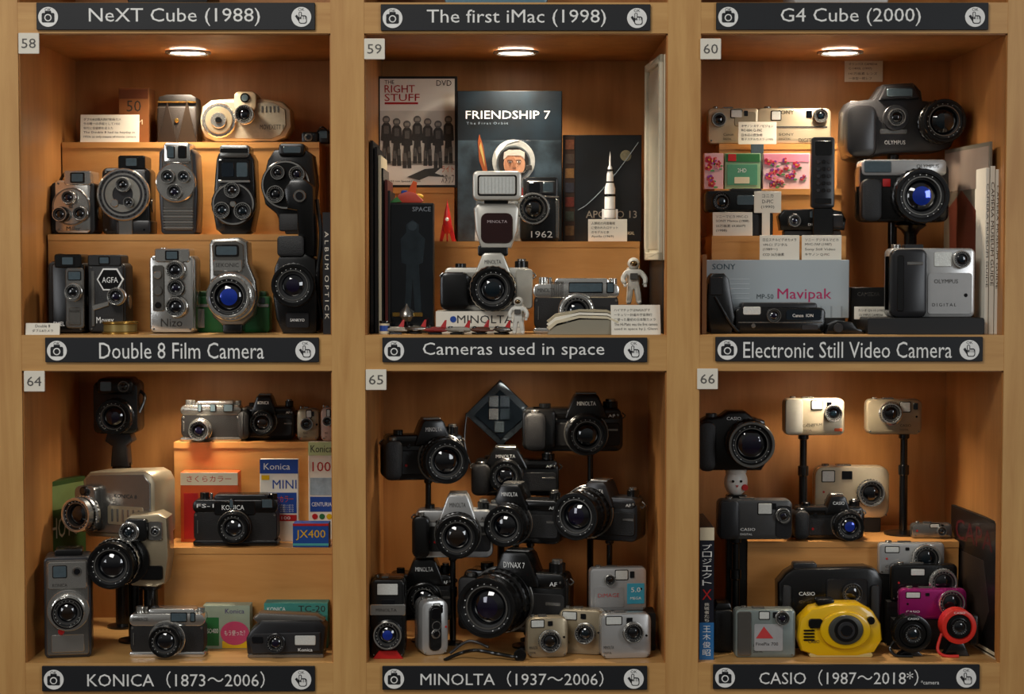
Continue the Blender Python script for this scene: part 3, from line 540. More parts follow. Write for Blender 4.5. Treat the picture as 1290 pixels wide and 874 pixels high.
b=boxd('display_block',780,384,816,419,.07,zU,30,K)
zb=zU+35*b.k
astro(798,384,60,.085,zb)
astro(653,421,48,.015,zU,-10)
# toys on the floor
def plane_toy(cx,cy,l,Y,m,yaw):
    b=B('toy_spacecraft',cx,421,Y,zU,yaw=yaw)
    b.lathe(0,415,[(.5,cx-l/2),(2.4,cx-l/2+5),(3.6,cx-4),(3.6,cx+l/2-6),(2.4,cx+l/2)],m,16,'x',cd=0); b.prism([(cx-4,-1),(cx+6,-15),(cx+12,-15),(cx+10,0),(cx+12,15),(cx+6,15)],415,417,m,.4,axis='z'); b.prism([(cx+l/2-8,412),(cx+l/2-2,403),(cx+l/2,403),(cx+l/2-1,413)],-1,1,RED,.3)
    b.ball(cx-l/4,412.5,0,4,2,2,GL); b.vcyl(cx,0,1.5,416,421,K); b.box(cx-8,418.5,cx+8,421,-6,6,K,1,.4)
MU=mt('#8a8478',.5,0,60,.5)
for a in((497,410,26,.03,MU,20),(522,410,34,.045,G3,-25),(548,410,30,.022,mt('#7c1c18',.5),15),(576,408,34,.02,MU,-12),(604,410,28,.025,mt('#5a3020',.5),30),(632,410,26,.022,G3,-30)): plane_toy(*a)
b=B('film_canister',484,421,.022,zU); b.vcyl(484,8,7,404,407,K);b.vcyl(484,8,6.2,407,421,PC); b.lathe(484,0,[(6.4,410),(6.4,417)],BLU,24,'z',8)
b=B('toy_satellite',512,421,.06,zU); b.lathe(512,0,[(1,384),(3,388),(9,394),(10,400),(6,406)],S2,20,'z',8); b.box(494,395,506,400,6,8,GOLD,.5,.3); b.box(518,395,532,400,6,8,GOLD,.5,.3); b.vcyl(512,8,1.5,404,419,K); b.vcyl(512,8,7,418,421,K)
# framed panel at right side
b=B('picture_frame',825,None,.09,zU,yaw=-86); t0=98; fr=mt('#c8c0a8',.6)
b.box(760,t0-20,890,t0+230,0,8,fr,1,1); b.box(772,t0-6,878,t0+216,-1,0,mt('#b4ad98',.3),.5,.2)
for q in((760,t0-20,890,t0-10),(760,t0+220,890,t0+230),(760,t0-20,772,t0+230),(878,t0-20,890,t0+230)): b.box(*q,-5,0,fr,.5,1)
b.box(766,t0+228,884,b.by,1,7,K2,.5,.5)
# ================================================================ cubby 60
rA=riser(897,1066,297,.135,.298,zU); rB=riser(900,1060,238,.2,.298,rA); rC=riser(906,1055,181,.25,.298,rB)
b=comp(892,134,956,180,905,150,9,7,.252,rC,m=CH,label='Canon',dep=20,r=5); b.box(925,140,952,158,-1,1,CH2,3,.5)
b=comp(953,134,1047,180,1033,145,9,6,.252,rC,m=CH,label='SONY',dep=20,r=7,flash=(.2,.12,.32,.35),vf=(.66,.1,.74,.3)); b.T('SONY',980,138,1000,143,-.5,INK); b.T('DIGITAL Ruvi',1006,173,1042,178,-.5,INK); b.box(958,158,1042,160,-.8,0,S2,1,.2)
card(930,153,978,181,.225,rB,['キヤノン キヤノビジョン','RC-250 Q-PIC','日本初の民生用','電子スチルカメラ (1988)'],tilt=0)
cc=ALL[-1]; cc.box(946,181,962,238,.1,1.1,GW,.5,.3); cc.loc.z=rB+57*cc.k
for x0,x1,m_,m2 in((885,911,mt('#d3a5a8',.4),RED),(911,958,mt('#86a680',.4),GRN),(959,1020,mt('#d9b4b6',.4),mt('#c8304c',.4))):
    b=boxd('floppy_disk_box',x0+2,192,x1,237,.205,rB,12,m_)
    if x1-x0>40: b.box(x0+3,193,x1-1,203,-.5,0,m2 if m2==GRN else PNK,.3,.1)
    random.seed(x0)
    if m2!=GRN:
        for i in range(20 if x1-x0>40 else 10):
            a=random.uniform(x0+6,x1-5);c_=random.uniform(197,232); q=random.uniform(2.2,5)
            for p in range(5): b.prism(ell(a+q*.6*math.cos(p*1.257),c_+q*.6*math.sin(p*1.257),q*.5,q*.5,10),-.9-i*.02,-.4,random.choice([m2,PNK,mt('#c84858',.4),mt('#b01838',.4),mt('#8c3c90',.4)]),.1)
            b.prism(ell(a,c_,q*.25,q*.25,8),-1.4,-.9,mt('#d8a838',.4),.1); b.prism(ell(a+q*1.1,c_+q,q*.7,q*.3,8),-.7,-.4,mt('#4c8c4c',.5),.05)
        if x1-x0>40: b.T('D-PIC',x0+10,229,x0+28,235,-1.6,INK)
    else:
        b.box(x0+5,206,x1-4,232,-.7,0,mt('#4a8a6a',.4),1,.1); b.T('2HD',x0+18,211,x1-18,216,-.9,WT); b.box(x0+14,222,x1-14,230,-.9,-.6,PC,1,.1); b.box(x0+6,193,x0+16,202,-.9,-.4,RED,.5,.1)
b=B('remote_control',1036,297,.14,rA); b.box(1022,173,1051,262,0,12,G,4,1.5); b.box(1026,178,1047,196,-.8,0,K,2,.3)
for i in range(3):
    for j in range(5): b.cyl(1030+i*7,204+j*9,2.4,-1.8,0,[G2,K,G2][i],14,.3)
b.box(1026,250,1047,257,-1,0,K,1,.3); b.box(1024,262,1050,297,0,14,K,3,1)
b=B('video_still_camera',938,297,.15,rA); b.box(888,240,984,268,0,26,K,6,2.5); b.box(920,237,960,244,3,24,G,3,1.5); b.lens(908,254,12,10,0,K,K,GC); b.box(928,246,950,258,-1.5,0,GW,2,.4); b.box(954,246,978,248,-1,0,S2,.5,.2);b.T('STILL VIDEO',956,256,976,258.5,-.4,WT); b.box(900,268,974,297,3,24,K2,2,1)
card(898,267,948,297,.138,rA,['ソニーマビカ MVC-C1','SONY Mavica (1988)','23万画素 69,800円','(1988)']); card(950,241,984,268,.147,rA,['コニカ','D-PIC','(1990)'],tilt=0); cc=ALL[-1]; cc.loc.z=rA+29*cc.k; cc.box(960,268,970,297,.1,1.1,PW,.2,.1)
b=B('video_still_camera',1023,297,.15,rA); b.prism([(981,272),(988,264),(1040,262),(1060,266),(1066,276),(1064,290),(984,290)],0,26,K,2.5); b.cyl(1000,278,9,-4,0,G);b.lens(1000,278,7.5,6,-3,S2,S,GL); b.box(1020,266,1040,274,-1.5,0,GW,1,.3);b.box(1044,270,1062,286,-2,1,G2,3,.8);b.T('DIGITAL',1018,281,1034,284,-.4,WT);b.box(988,290,1060,297,3,22,K2,2,1)
b=B('video_disk_box',979,419,.095,zU); b.box(889,328,1069,401,0,60,mt('#a4aeb2',.4,0,20,.05),.6,.4); b.T('SONY',897,333,926,340,-.4,mt('#2c4450',.5)); b.T('MP-50',953,371,974,377,-.4,mt('#3a464a',.5)); b.T('Mavipak',979,364,1047,381,-.4,mt('#b01858',.4))
for i in range(5): b.box(900,352+i*6,944,353+i*6,-.4,0,mt('#c0c8cc',.5),.2,.1)
for i in range(14): b.box(890+i*13,386,892+i*13,400,-.4,0,mt('#8c9498',.5),.2,.1)
b.box(893,401,1065,419,2,60,K2,1,.5); zb=zU+91*b.k
card(957,291,1007,322,.1,zb,['日立スチルビデオカメラ','VM-C1 デジタル','(1989～)','CCD 36万画素'],tilt=0)
card(1010,291,1060,322,.1,zb,['ソニー デジタルマビカ','MVC-7AF (1987)','Sony Still Video','キヤノン Q-PIC'],tilt=0)
b=B('video_still_camera',982,420,.045,zU); b.box(926,387,1040,420,0,34,K,7,3); b.box(934,381,1030,392,3,30,G,4,2); b.lens(974,397,9,8,0,K,S2,GL); b.box(936,386,958,396,-1.4,0,FL,2,.4); b.box(990,390,1034,403,-1.4,0,DIM,2,.4); b.T('Canon  ION',998,395,1024,399,-1.7,WT); b.box(930,405,1036,406.5,-1,0,S2,.5,.2); b.cyl(949,410,3,-2,0,S2,16); b.box(1010,409,1030,415,-1.2,0,G2,1,.3)
b=B('folded_flash_unit',908,421,.04,zU); b.prism([(893,350),(897,345),(912,345),(918,352),(926,400),(922,421),(896,421),(890,395)],0,28,K,2.5); b.box(894,350,910,372,-2,0,G,2,.6); b.tube([(900,-4,374),(912,-6,395),(922,-4,410),(930,-2,418)],2,K)
b=boxd('magazine_stack',884,320,890,420,.03,zU,120,BRN)
b=B('lens_cap',1062,419,.03,zU); b.prism([(1040,419),(1044,407),(1056,402),(1074,404),(1080,412),(1090,414),(1090,419)],0,20,K,1.5); b.cyl(1056,411,6,-3,0,G2)
b=B('caption_card',1098,419,.075,zU); b.box(1076,386,1119,402,0,1.2,PW,.4,.2); b.T('カシオ QV-10 (1995)',1081,389,1114,393,-.3,INK);b.T('OLYMPUS CAMEDIA',1082,395,1112,398,-.3,INK); b.box(1092,402,1104,419,.2,1,PW,.2,.1)
b=boxd('film_box',1071,362,1116,386,.11,zU,20,K2); b.by=386; b.loc.z=zU; b.V=[]; b.Fc=[]; b.M=[]; b.by=418; b.box(1072,362,1118,418,0,20,K2,1,.6); b.T('CAMEDIA',1080,368,1108,373,-.4,G3)
b=B('wall_note',1088,103,.2965); b.box(1064,75,1112,103,0,1.2,PW,.4,.2)
for i,t in enumerate(('オリンパス CAMEDIA','C-1400L (1997)','141万画素 レンズ','一体型一眼レフ')): b.T(t,1069,79+i*6,1105-(i%2)*7,82.4+i*6,-.25,INK)
# right stack of bridge cameras
b=B('bridge_camera',1130,None,.19,zU)
b.prism([(1062,140),(1068,130),(1098,126),(1110,108),(1148,106),(1158,116),(1160,128),(1192,132),(1204,145),(1204,170),(1196,186),(1180,192),(1110,196),(1082,204),(1066,200),(1061,180)],0,48,G2,5)
b.box(1062,134,1100,200,-14,40,G,12,5); b.prism([(1104,128),(1112,111),(1146,109),(1154,126)],-8,2,G2,2); b.box(1113,114,1145,124,-9.5,-7,GW,2,.6); b.lens(1179,156,27,34,-2,K,K,GL,g=.6); b.cyl(1125,150,16,-6,0,G2);b.lens(1125,150,11,8,-5,G,S2,GL); b.T('OLYMPUS',1112,178,1138,183,-.6,WT); b.box(1070,128,1092,134,6,30,S2,2,1); b.box(1106,164,1140,170,-1.2,0,S2,1,.3)
b.pole(1128,196,5,24,24)
b=B('bridge_camera',1137,None,.115,zU)
b.box(1082,206,1194,280,0,40,K,9,4); b.box(1084,202,1190,222,-2,38,SP_,5,2); b.box(1086,204,1120,218,-4,-1,GW,2,.5); b.T('OLYMPUS',1152,208,1180,212.5,-2.6,INK); b.lens(1155,248,34,26,0,K,K,GB,g=.56); b.box(1082,226,1108,280,-12,30,L,9,4); b.box(1110,226,1120,236,-1.5,0,RED,1,.4)
b.lathe(1150,0,[(16,279),(20,284),(12,290),(8,296),(8,340),(9,b.by-4),(24,b.by-3),(24,b.by)],K,24,'z',20)
b=boxd('display_block',1093,400,1240,421,.02,zU,75,K2,r=3)
zb=zU+21*b.k
b=B('digital_camera',1175,400,.035,zb); b.box(1120,313,1228,400,0,34,SP_,7,3); b.box(1120,314,1166,400,-9,30,G,9,4); b.box(1128,322,1136,392,-10.5,-8,K,2,.6); b.box(1176,318,1198,336,-1.4,0,FL,2,.5); b.lens(1210,327,11,6,0,S,S,GL); b.box(1168,344,1224,396,-1,1,SP_,4,.5); b.T('OLYMPUS',1176,352,1206,357,-1.4,INK); b.T('D I G I T A L',1174,382,1204,386,-1.4,INK); b.cyl(1216,372,2.4,-2,0,GL,14); b.box(1140,308,1164,315,6,26,G,2,1); b.vcyl(1131,14,6,308,315,S2)
b.box(1140,330,1160,334,-10,-8,S2,1,.4)
b=B('magazine_stack',1215,None,.12,zU,yaw=-85); b.box(1130,185,1300,b.by,0,3,mt('#6e675a',.3,0,8,.7,0,.4),.5,.2); b.box(1134,190,1296,240,-.4,0,mt('#8c7c70',.3,0,9,.6),.5,.1); b.prism([(1150,260),(1200,240),(1260,270),(1280,340),(1220,390),(1160,350)],-.5,0,mt('#5c2c20',.4,0,20,.4),.1); b.box(1128,200,1290,b.by,3.5,6,mt('#4a5a48',.4),.5,.2)
b=B('book_row',1249,None,.03,zU)
for a,t,w_ in((1240,212,4.5),(1245.5,210,6),(1252.5,214,4.5)): b.box(a,t,a+w_,b.by,0,140,PW,.4,.4); b.T('CAMERA MUSEUM GUIDE',a+1,t+20,a+w_-1,t+150,-.3,G3,rot=True)
# ================================================================ cubby 64
rA=riser(206,424,690,.115,.298,zL); rB=riser(219,424,557,.2,.298,rA)
b=B('cine_camera',150,None,.21,zL); b.box(120,480,176,546,0,44,K,8,3); b.box(126,476,170,496,-3,38,K,6,2); b.lens(150,523,22,24,0,K,K,GL); b.box(130,480,144,492,-4,-2,GW,2,.4); b.lens(160,486,7,6,-2,K,S2,GL)
b.prism([(136,545),(164,545),(168,556),(160,562),(162,588),(140,588),(142,562),(133,556)],6,34,G,2); b.tube([(170,20,490),(182,16,500),(176,10,520)],2,K); b.pole(151,586,8,20,20)
b=rf(227,505,304,556,253,541,13,15,.21,rB,top=S2,label='Konica',dep=24)
b=slr(302,499,372,556,333,532,15,16,.225,rB,label='KONICA',dep=30); 
b=comp(374,514,402,556,387,534,8,6,.215,rB,m=CH2,label='Konica',dep=18); b=comp(404,512,422,556,413,530,6,6,.21,rB,m=mt('#b89888',.4),label='Konica',dep=18)
b=boxd('film_box',228,596,300,684,.165,rA,28,mt('#c8501c',.4)); b.box(228,596,300,612,-.4,0,PC,.3,.1); b.T('さくらカラー',236,600,292,608,-.7,RED); b.box(232,622,250,680,-.5,0,RED,.5,.1); b.cyl(276,648,20,-.6,0,mt('#d88828',.4),30,.1); b.T('100',262,642,290,654,-.9,RED)
b=boxd('film_box',326,584,348,640,.185,rA,20,BLU); 
b=boxd('film_pack',328,586,376,690,.17,rA,10,PW); b.box(328,586,376,604,-.5,0,BLU,.3,.1); b.T('Konica',333,591,366,599,-.8,WT); b.T('MINI',344,612,374,623,-.7,BLU); b.box(330,628,374,654,-.5,0,BLU,.5,.1);b.T('コニカカラー',334,632,370,640,-.8,ORG);b.box(330,656,374,664,-.5,0,RED,.5,.1);b.T('ISO 100',338,658,366,662,-.8,WT)
for i in range(4): b.T('超ミニサイズ使いきり',334,643+i*2.6,370,645+i*2.6,-.8,WT)
for y_ in(606,645,668): b.box(330,y_,340,y_+6,-.6,0,YEL,.4,.1)
b=boxd('film_pack',389,567,421,690,.19,rA,10,PW); b.box(389,567,421,584,-.5,0,mt('#b8c890',.5),.3,.1); b.T('Konica',392,571,419,580,-.8,INK); b.T('100',394,592,417,604,-.7,RED); b.box(391,612,419,634,-.5,0,mt('#98a8b0',.4,0,80,.5),.5,.1); b.box(391,636,419,655,-.5,0,BLU,.5,.1);b.T('CENTURIA',393,643,418,648,-.8,WT)
for i,m_ in enumerate((RED,GRN,YEL)): b.cyl(397+i*9,661,3.6,-.8,0,m_,16,.1)
b=boxd('film_box',369,657,414,687,.12,rA,26,mt('#1c4894',.35)); b.T('JX400',373,665,410,678,-.4,YEL); b.box(369,657,414,660,-.4,0,RED,.3,.1);b.box(369,682,414,685,-.4,0,mt('#48a0a0',.4),.3,.1)
b=rf(243,622,350,687,296,662,19,16,.13,rA,top=K,mid=L,label='FS-1',barrel=K,ring=K,dep=30,win=((.82,.12),(.44,.04))); b.T('KONICA',280,635,308,641,-1,WT); b.box(270,630,322,648,-.6,12,K,3,1); b.lathe(296,662,[(20.5,-4),(21.2,-5),(21.2,-7),(20.5,-8)],S2)
# green book
b=B('camera_guide_book',80,None,.16,zL,yaw=68); b.box(30,604,130,b.by,0,14,mt('#31461f',.45),.5,.3); b.box(34,610,126,640,-.4,0,mt('#6c7c48',.5),.5,.1); b.T('PHOTO',46,650,116,676,-.5,PC); b.box(31,605,129,b.by-1,14,16,PC,.3,.1)
# big angled silver camera
b=B('cine_camera',150,None,.12,zL,yaw=-24)
b.prism([(96,606),(106,596),(190,590),(200,594),(206,604),(206,668),(198,676),(104,678),(96,670)],0,46,CH2,4); b.prism([(102,604),(110,600),(190,595),(200,606),(200,664),(190,670),(108,672),(102,664)],-1.6,2,S2,.8)
b.box(94,612,126,670,-14,2,S2,8,2); b.lens(111,646,22,22,-12,S,S,GL); b.cyl(111,618,6,-18,-12,K); b.cyl(111,618,4,-19,-17,GL); b.T('KONICA 8',146,621,180,626,-1.9,INK); b.box(136,636,190,660,-2.6,-1,CH2,3,.6)
for i in range(6): b.box(142+i*8,640,145+i*8,656,-3.2,-2.2,S2,.6,.3)
b.pole(160,676,8,22,22)
b=B('zoom_cine_camera',172,None,.07,zL,yaw=0)
b.prism([(158,654),(166,648),(200,646),(211,652),(213,700),(208,735),(196,740),(166,738),(156,720)],2,44,CH2,4); b.box(160,652,188,680,-8,20,K,5,2); b.lens(166,668,12,9,-6,S,S,GL); b.box(188,656,206,680,-1,3,S2,3,.8); b.lens(197,668,6,5,0,S,S,GL)
b.lens(150,705,29,44,-2,K,K,GL,g=.55); b.lathe(150,705,[(30.3,-10),(31,-12),(31,-20),(30.3,-22)],S,56,gear=.03); b.cyl(160,705,30,-3,12,K); b.pole(186,738,9,24,24)
b.box(176,712,206,730,-1,3,K,3,.8)
b=B('cine_camera',85,832,.03,zL,yaw=10); b.box(57,704,115,832,0,48,G2,6,3); b.box(60,708,112,828,-2.5,1,S2,4,1); b.box(62,710,110,744,-4,-2,S,3,.8); b.box(68,714,86,730,-5.2,-3.6,K,2,.5);b.box(69,715,85,729,-5.8,-5,GW,1.5,.3);b.cyl(98,722,6,-6,-3,S2);b.cyl(98,722,4,-7,-5.6,GL)
b.cyl(87,771,26,-6,0,S,44); b.lens(87,771,20,20,-5,S,K,GL); b.T('KONICA',68,737,86,741,-4.4,INK); b.box(66,802,106,824,-3.6,-2,S,2,.5); b.cyl(78,798,4,-4,-2,RED,14); b.box(70,696,104,706,8,40,K,3,1.5)
b.screw(63,826,-2.5);b.screw(109,826,-2.5)
b=rf(163,768,258,829,211,806,20,18,.035,zL,top=S,mid=L,label='KONICA C35',dep=28,win=((.56,.2),(.82,.05)),ring=K,barrel=K)
b=boxd('film_box',256,761,315,816,.085,zL,24,mt('#909c88',.45)); b.T('Konica',284,765,308,771,-.4,mt('#4c3c6c',.5)); b.prism(ell(296,796,18,15),-.7,0,mt('#c04068',.45),.1); b.T('もう使った？',283,792,309,799,-1,WT); b.box(258,776,276,812,-.4,0,GRN,.5,.1);b.T('ISO400',260,790,275,796,-.7,WT); b.box(280,806,314,815,-.5,0,YEL,.3,.1)
b=boxd('accessory_box',333,759,413,816,.09,zL,30,TEAL); b.box(333,759,413,775,-.4,0,mt('#3c8a80',.5),.3,.1); b.T('TC-20',376,762,410,770,-.6,INK); b.T('KONICA',337,764,360,769,-.6,WT)
b=B('clamshell_camera',360,831,.03,zL); b.prism([(310,806),(316,796),(330,784),(404,784),(411,792),(408,824),(402,831),(318,831),(311,826)],0,34,G,4); b.prism([(314,808),(320,800),(404,798),(404,822),(318,826)],-3,1,G2,1.2); b.prism([(318,782),(326,775),(398,778),(408,785),(404,790),(326,790)],4,30,G3,2.5); b.lens(348,811,12,8,-2,K,G2,GL); b.box(372,802,398,814,-4,-2.4,FL,1.5,.5); b.box(318,803,332,812,-4,-2.4,GL,1.5,.5); b.T('Konica',376,818,394,822,-3.2,WT); b.box(312,826,408,831,-1,34,S2,2,.8)
# ================================================================ cubby 65
b=B('reflective_prism_award',630,None,.24,zL); dm=mt('#3c444c',.12,.8,25,.5); b.prism([(586,522),(630,478),(676,522),(631,563)],0,14,dm,3); b.prism([(598,522),(630,490),(664,522),(631,552)],-1.5,1,mt('#1c242c',.08,.8,40,.7),.5)
for i,(x,y) in enumerate(((622,504),(636,504),(622,520),(636,520),(629,536))): b.box(x-6,y-6,x+6,y+8,-3,-1,mt(['#707880','#4c5864','#787c80','#38444e','#5c6870'][i],.15,.8,90,.6),1,.6)
b.tube([(588,4,520),(586,-4,560),(600,-8,600)],1.2,K); b.pole(631,560,4,14,8)
slr(484,528,587,604,557,577,28,34,.15,zL,hx=546,pole=543,yaw=12,label='MINOLTA')
slr(662,496,785,568,738,545,25,26,.2,zL,hx=738,pole=744,yaw=0,label='MINOLTA',hw=.19); b=ALL[-1]; b.box(658,514,700,566,-6,30,K,8,4)
slr(595,564,705,624,637,597,20,20,.19,zL,pole=650,label='MINOLTA',hw=.22,hx=637)
slr(521,622,622,702,577,671,27,30,.1,zL,body=SP_,top=SP_,barrel=K,ring=K,pole=570,hx=577,lab=INK)
slr(613,610,708,684,643,658,26,30,.12,zL,pole=664,label='MINOLTA',hw=.22,yaw=-14)
slr(706,606,806,680,741,644,30,46,.14,zL,body=G,top=G2,pole=762,yaw=-22,hx=752,label='MINOLTA')
slr(578,694,717,796,632,755,38,58,.085,zL,pole=660,yaw=-18,hx=650,label='DYNAX 7',base=20,glass=GP)
slr(487,703,572,782,535,752,20,14,.115,zL,pole=530,label='MINOLTA',hw=.26)
b=comp(467,728,510,828,489,797,18,14,.03,zL,m=K,label='MINOLTA',name='video_camera',dep=50,glass=GB,flash=(.2,.06,.8,.2),vf=(.3,.26,.7,.36),ring=S,barrel=K,ink=WT); b.box(466,760,511,774,-2,6,S,2,.8); b.T('MINOLTA',474,765,500,769,-2.4,INK); b.prism([(478,818),(500,818),(508,828),(470,828)],-6,0,RED,.5)
b=comp(531,757,566,828,549,790,6,3,.045,zL,m=SP_,label='MINOLTA',dep=34,r=10,yaw=20); b.box(540,764,556,822,-3,0,K,7,1); b.box(543,768,553,782,-4,-2.6,GL,2,.4); b.cyl(548,800,6,-5,-2.6,S2);b.cyl(548,800,4,-6,-4,GL)
b=boxd('display_block',740,768,826,816,.075,zL,40,K2,r=3); zb=zL+48*b.k
b=comp(743,711,815,767,768,727,7,4,.085,zb,m=SP_,label='MINOLTA',dep=18,r=6,yaw=6); b.box(790,732,812,758,-.6,0,mt('#3c98b0',.4),1,.2);b.T('5.0',795,737,807,743,-.9,WT);b.T('MEGA',794,749,808,752.5,-.9,WT); b.box(748,736,786,762,-.6,0,SP_,2,.2); b.T('DiMAGE',753,744,780,749,-.9,mt('#a03030',.5))
for x0,y0,x1,y1,lx,ly,R,Y,m_,yw in((664,776,716,828,692,806,14,.03,CH2,8),(703,770,760,828,738,800,13,.05,CH2,-14),(757,768,821,826,797,792,13,.025,SP_,6)):
    b=comp(x0,y0,x1,y1,lx,ly,R,9,Y,zL,m=m_,label='MINOLTA',dep=22,yaw=yw,r=9,flash=(.1,.08,.4,.24),vf=(.5,.1,.62,.22),lx0=.05)
b=B('camera_strap',605,829,.012,zL); b.tube([(560,0,828),(580,14,822),(600,2,816),(625,10,822),(650,0,824),(660,20,827)],2.4,K,8); b.cyl(655,822,8,-1,2,K)
b.tube([(566,30,826),(590,40,812),(615,30,818)],1.8,G2,8)
# ================================================================ cubby 66
rA=riser(942,1208,682,.145,.298,zL)
b=B('slr_camera',922,None,.14,zL); b.prism([(880,532),(890,526),(908,524),(916,518),(938,518),(948,526),(962,530),(966,580),(958,592),(884,592),(878,580)],0,38,K,4); b.box(878,530,900,592,-12,30,L,9,4); b.lens(941,556,29,34,-2,K,S2,GP,g=.66); b.T('CASIO',914,524.5,932,528.5,-.5,WT); b.vcyl(896,14,7,521,528,G2)
b.ball(928,608,18,15,18,14,mt('#d8d4cc',.4)); b.lathe(928,0,[(11,588),(14,592),(13,597),(9,598)],mt('#d8d4cc',.4),24,'z',18); b.cyl(923,606,1.6,3,6,K,12);b.cyl(933,606,1.6,3,6,K,12); b.prism([(926,611),(930,611),(928,614)],3.5,6,RED,.2); b.box(916,624,942,b.by,10,28,K,3,1); b.cyl(938,614,4,4,8,RED,16)
b=comp(987,501,1063,548,1048,520,11,7,.19,rA,m=CH,label='CASIO',dep=22,pole=1013,flash=(.45,.08,.62,.3)); b.box(988,502,1010,547,-3,2,mt('#a8a498',.35,.4),5,1.5); b.T('FUJIFILM',1016,533,1034,536.5,-.5,INK); b.box(1050,539,1060,543,-1,0,ORG,1,.2)
b=comp(1091,502,1160,547,1120,520,13,7,.2,rA,m=CH2,label='CASIO',dep=22,pole=1140,flash=(.6,.1,.78,.36),vf=(.84,.12,.92,.3),lx0=.6); b.lathe(1120,520,[(14,-1),(15,-2),(15,-3.5),(14,-4)],S)
b=comp(1026,598,1120,664,1096,632,17,9,.23,rA,m=CH,label='CASIO',dep=24,r=12,flash=(.1,.1,.26,.3),vf=(.36,.1,.5,.26)); b.box(1032,664,1110,682,3,20,K2,2,.5)
b.loc.z=rA+18*b.k; b.T('QV-2000UX',1038,640,1062,645,-.4,INK)
b=comp(904,628,997,679,985,648,9,6,.12,zL,m=mt('#4a4a4a',.35,.5),label='CASIO',dep=26,pole=928,flash=(.54,.1,.72,.36),ink=WT); b.box(906,630,930,678,-4,2,G,6,1.5);b.box(976,636,996,676,-1.5,1,G,4,.5); b.lens(986,650,8,5,-1,K,S2,GL)
b=slr(999,626,1090,682,1066,662,18,20,.16,rA,label='CASIO',glass=GB,hx=1055,hw=.16,dep=28)
b=comp(1149,662,1200,682,1186,672,6,4,.17,rA,m=S2,dep=16,r=5)
# stepped stand + compacts
a=riser(1126,1216,781,.08,.104,zL,'display_block',K2); a2=riser(1118,1208,758,.1045,.126,zL,'display_block',K2); a3=riser(1106,1196,724,.1265,.1435,zL,'display_block',K2)
comp(1107,683,1190,724,1166,703,18,7,.127,a3,m=SP_,dep=14,r=5,flash=(.1,.14,.3,.3),vf=(.4,.15,.46,.25),lx0=.1,ring=S,barrel=S)
comp(1122,710,1206,758,1187,733,17,8,.106,a2,m=K,dep=16,r=6,flash=(.3,.14,.5,.3),lx0=.1,ink=WT,ring=S,barrel=S)
comp(1133,741,1218,781,1197,759,17,8,.083,a,m=MAG,dep=15,r=7,flash=(.1,.14,.3,.3),vf=(.38,.15,.44,.25),lx0=.1,ink=WT,ring=S,barrel=MAG)
# rugged black
b=B('rugged_camera',1046,None,.085,zL); b.prism([(980,734),(990,722),(1000,716),(1092,714),(1104,718),(1112,730),(1110,786),(1102,795),(990,795),(981,786)],0,36,K,5); b.box(1000,710,1030,720,8,28,G,3,1.5)
for x_ in(985,1096): b.box(x_,736,x_+11,786,-4,2,L,4,1.5)
for i in range(6): b.box(1004+i*14,776,1012+i*14,790,-3,1,K2,2,1)
b.box(1040,728,1092,764,-3,1,G,5,1.2); b.T('CASIO',1006,745,1026,749.5,-.5,WT); b.lens(1072,746,13,6,-2,K,G2,GL); b.T('GV-10',1006,756,1022,759,-.5,G3); b.box(1000,795,1096,b.by,4,34,K2,3,1)
b=comp(926,767,1002,829,985,778,9,6,.03,zL,m=mt('#7f8884',.35,.5),label='CASIO',dep=26,r=5,flash=(.4,.06,.56,.2),vf=(.62,.06,.7,.18)); b.box(929,770,946,826,-2,1,G3,3,.8); b.box(950,786,986,820,-.8,0,mt('#9a9a9a',.4),2,.2); b.prism([(952,804),(962,789),(974,804)],-1.2,-.6,mt('#b83838',.4),.1); b.T('FinePix 700',952,809,980,813,-1.1,INK)
b=B('waterproof_camera',1060,826,.03,zL); b.prism([(1005,800),(1008,778),(1022,764),(1050,758),(1082,758),(1100,768),(1110,784),(1112,804),(1102,820),(1080,825),(1030,825),(1010,818)],0,36,YEL,6)
b.prism(ell(1064,790,32,24,40),-7,2,YEL,3); b.prism(ell(1064,789,22,19,36),-10,-4,mt('#3c3c36',.4,.2),2.5); b.cyl(1064,789,15,-11,-8,K); b.cyl(1064,789,11,-12,-8,G2);b.cyl(1064,789,7.5,-13,-10,GL); b.box(1018,776,1036,788,-4,2,K,4,1); b.T('CASIO',1018,803,1032,807,-.9,INK); b.cyl(1096,778,5,-5,0,K,16); b.box(1030,753,1052,762,8,28,K,3,1.5); b.box(1020,820,1100,826,2,34,mt('#c8b070',.4),3,1)
for i in range(4): b.box(1012,790+i*4,1026,792+i*4,-2,1,K,1,.4)
def roundcam(cx,cy,R,m,by,Y):
    b=B('round_action_camera',cx,by,Y,zL); b.cyl(cx,cy,R,0,20,m,44,3); b.lathe(cx,cy,[(R*.99,2),(R,-2),(R*.98,-4.6),(R*.94,-5),(R*.74,-5),(R*.68,-1)],m,44); b.cyl(cx,cy,R*.7,-3,2,K); b.lens(cx,cy,R*.5,6,-2,K,K,GL); b.T('CASIO',cx-7,cy-R*.87,cx+7,cy-R*.76,-5.4,WT)
    b.prism([(cx-6,cy+R-3),(cx+6,cy+R-3),(cx+16,by),(cx-18,by)],4,18,K,1.5); b.tube([(cx-R+3,8,cy+R*.5),(cx-R-3,4,by-10),(cx-R+4,0,by-2),(cx,-4,by-2)],2,m,8); return b
roundcam(1149,796,24,K,826,.035); b=roundcam(1207,787,22,mt('#c8281c',.35),826,.035); b.box(1222,774,1234,812,2,20,K,4,2)
b=B('camera_pouch',916,None,.06,zL); b.box(898,768,924,b.by,0,40,L,6,3); b.prism([(898,772),(904,760),(920,760),(924,772)],4,36,K,2)
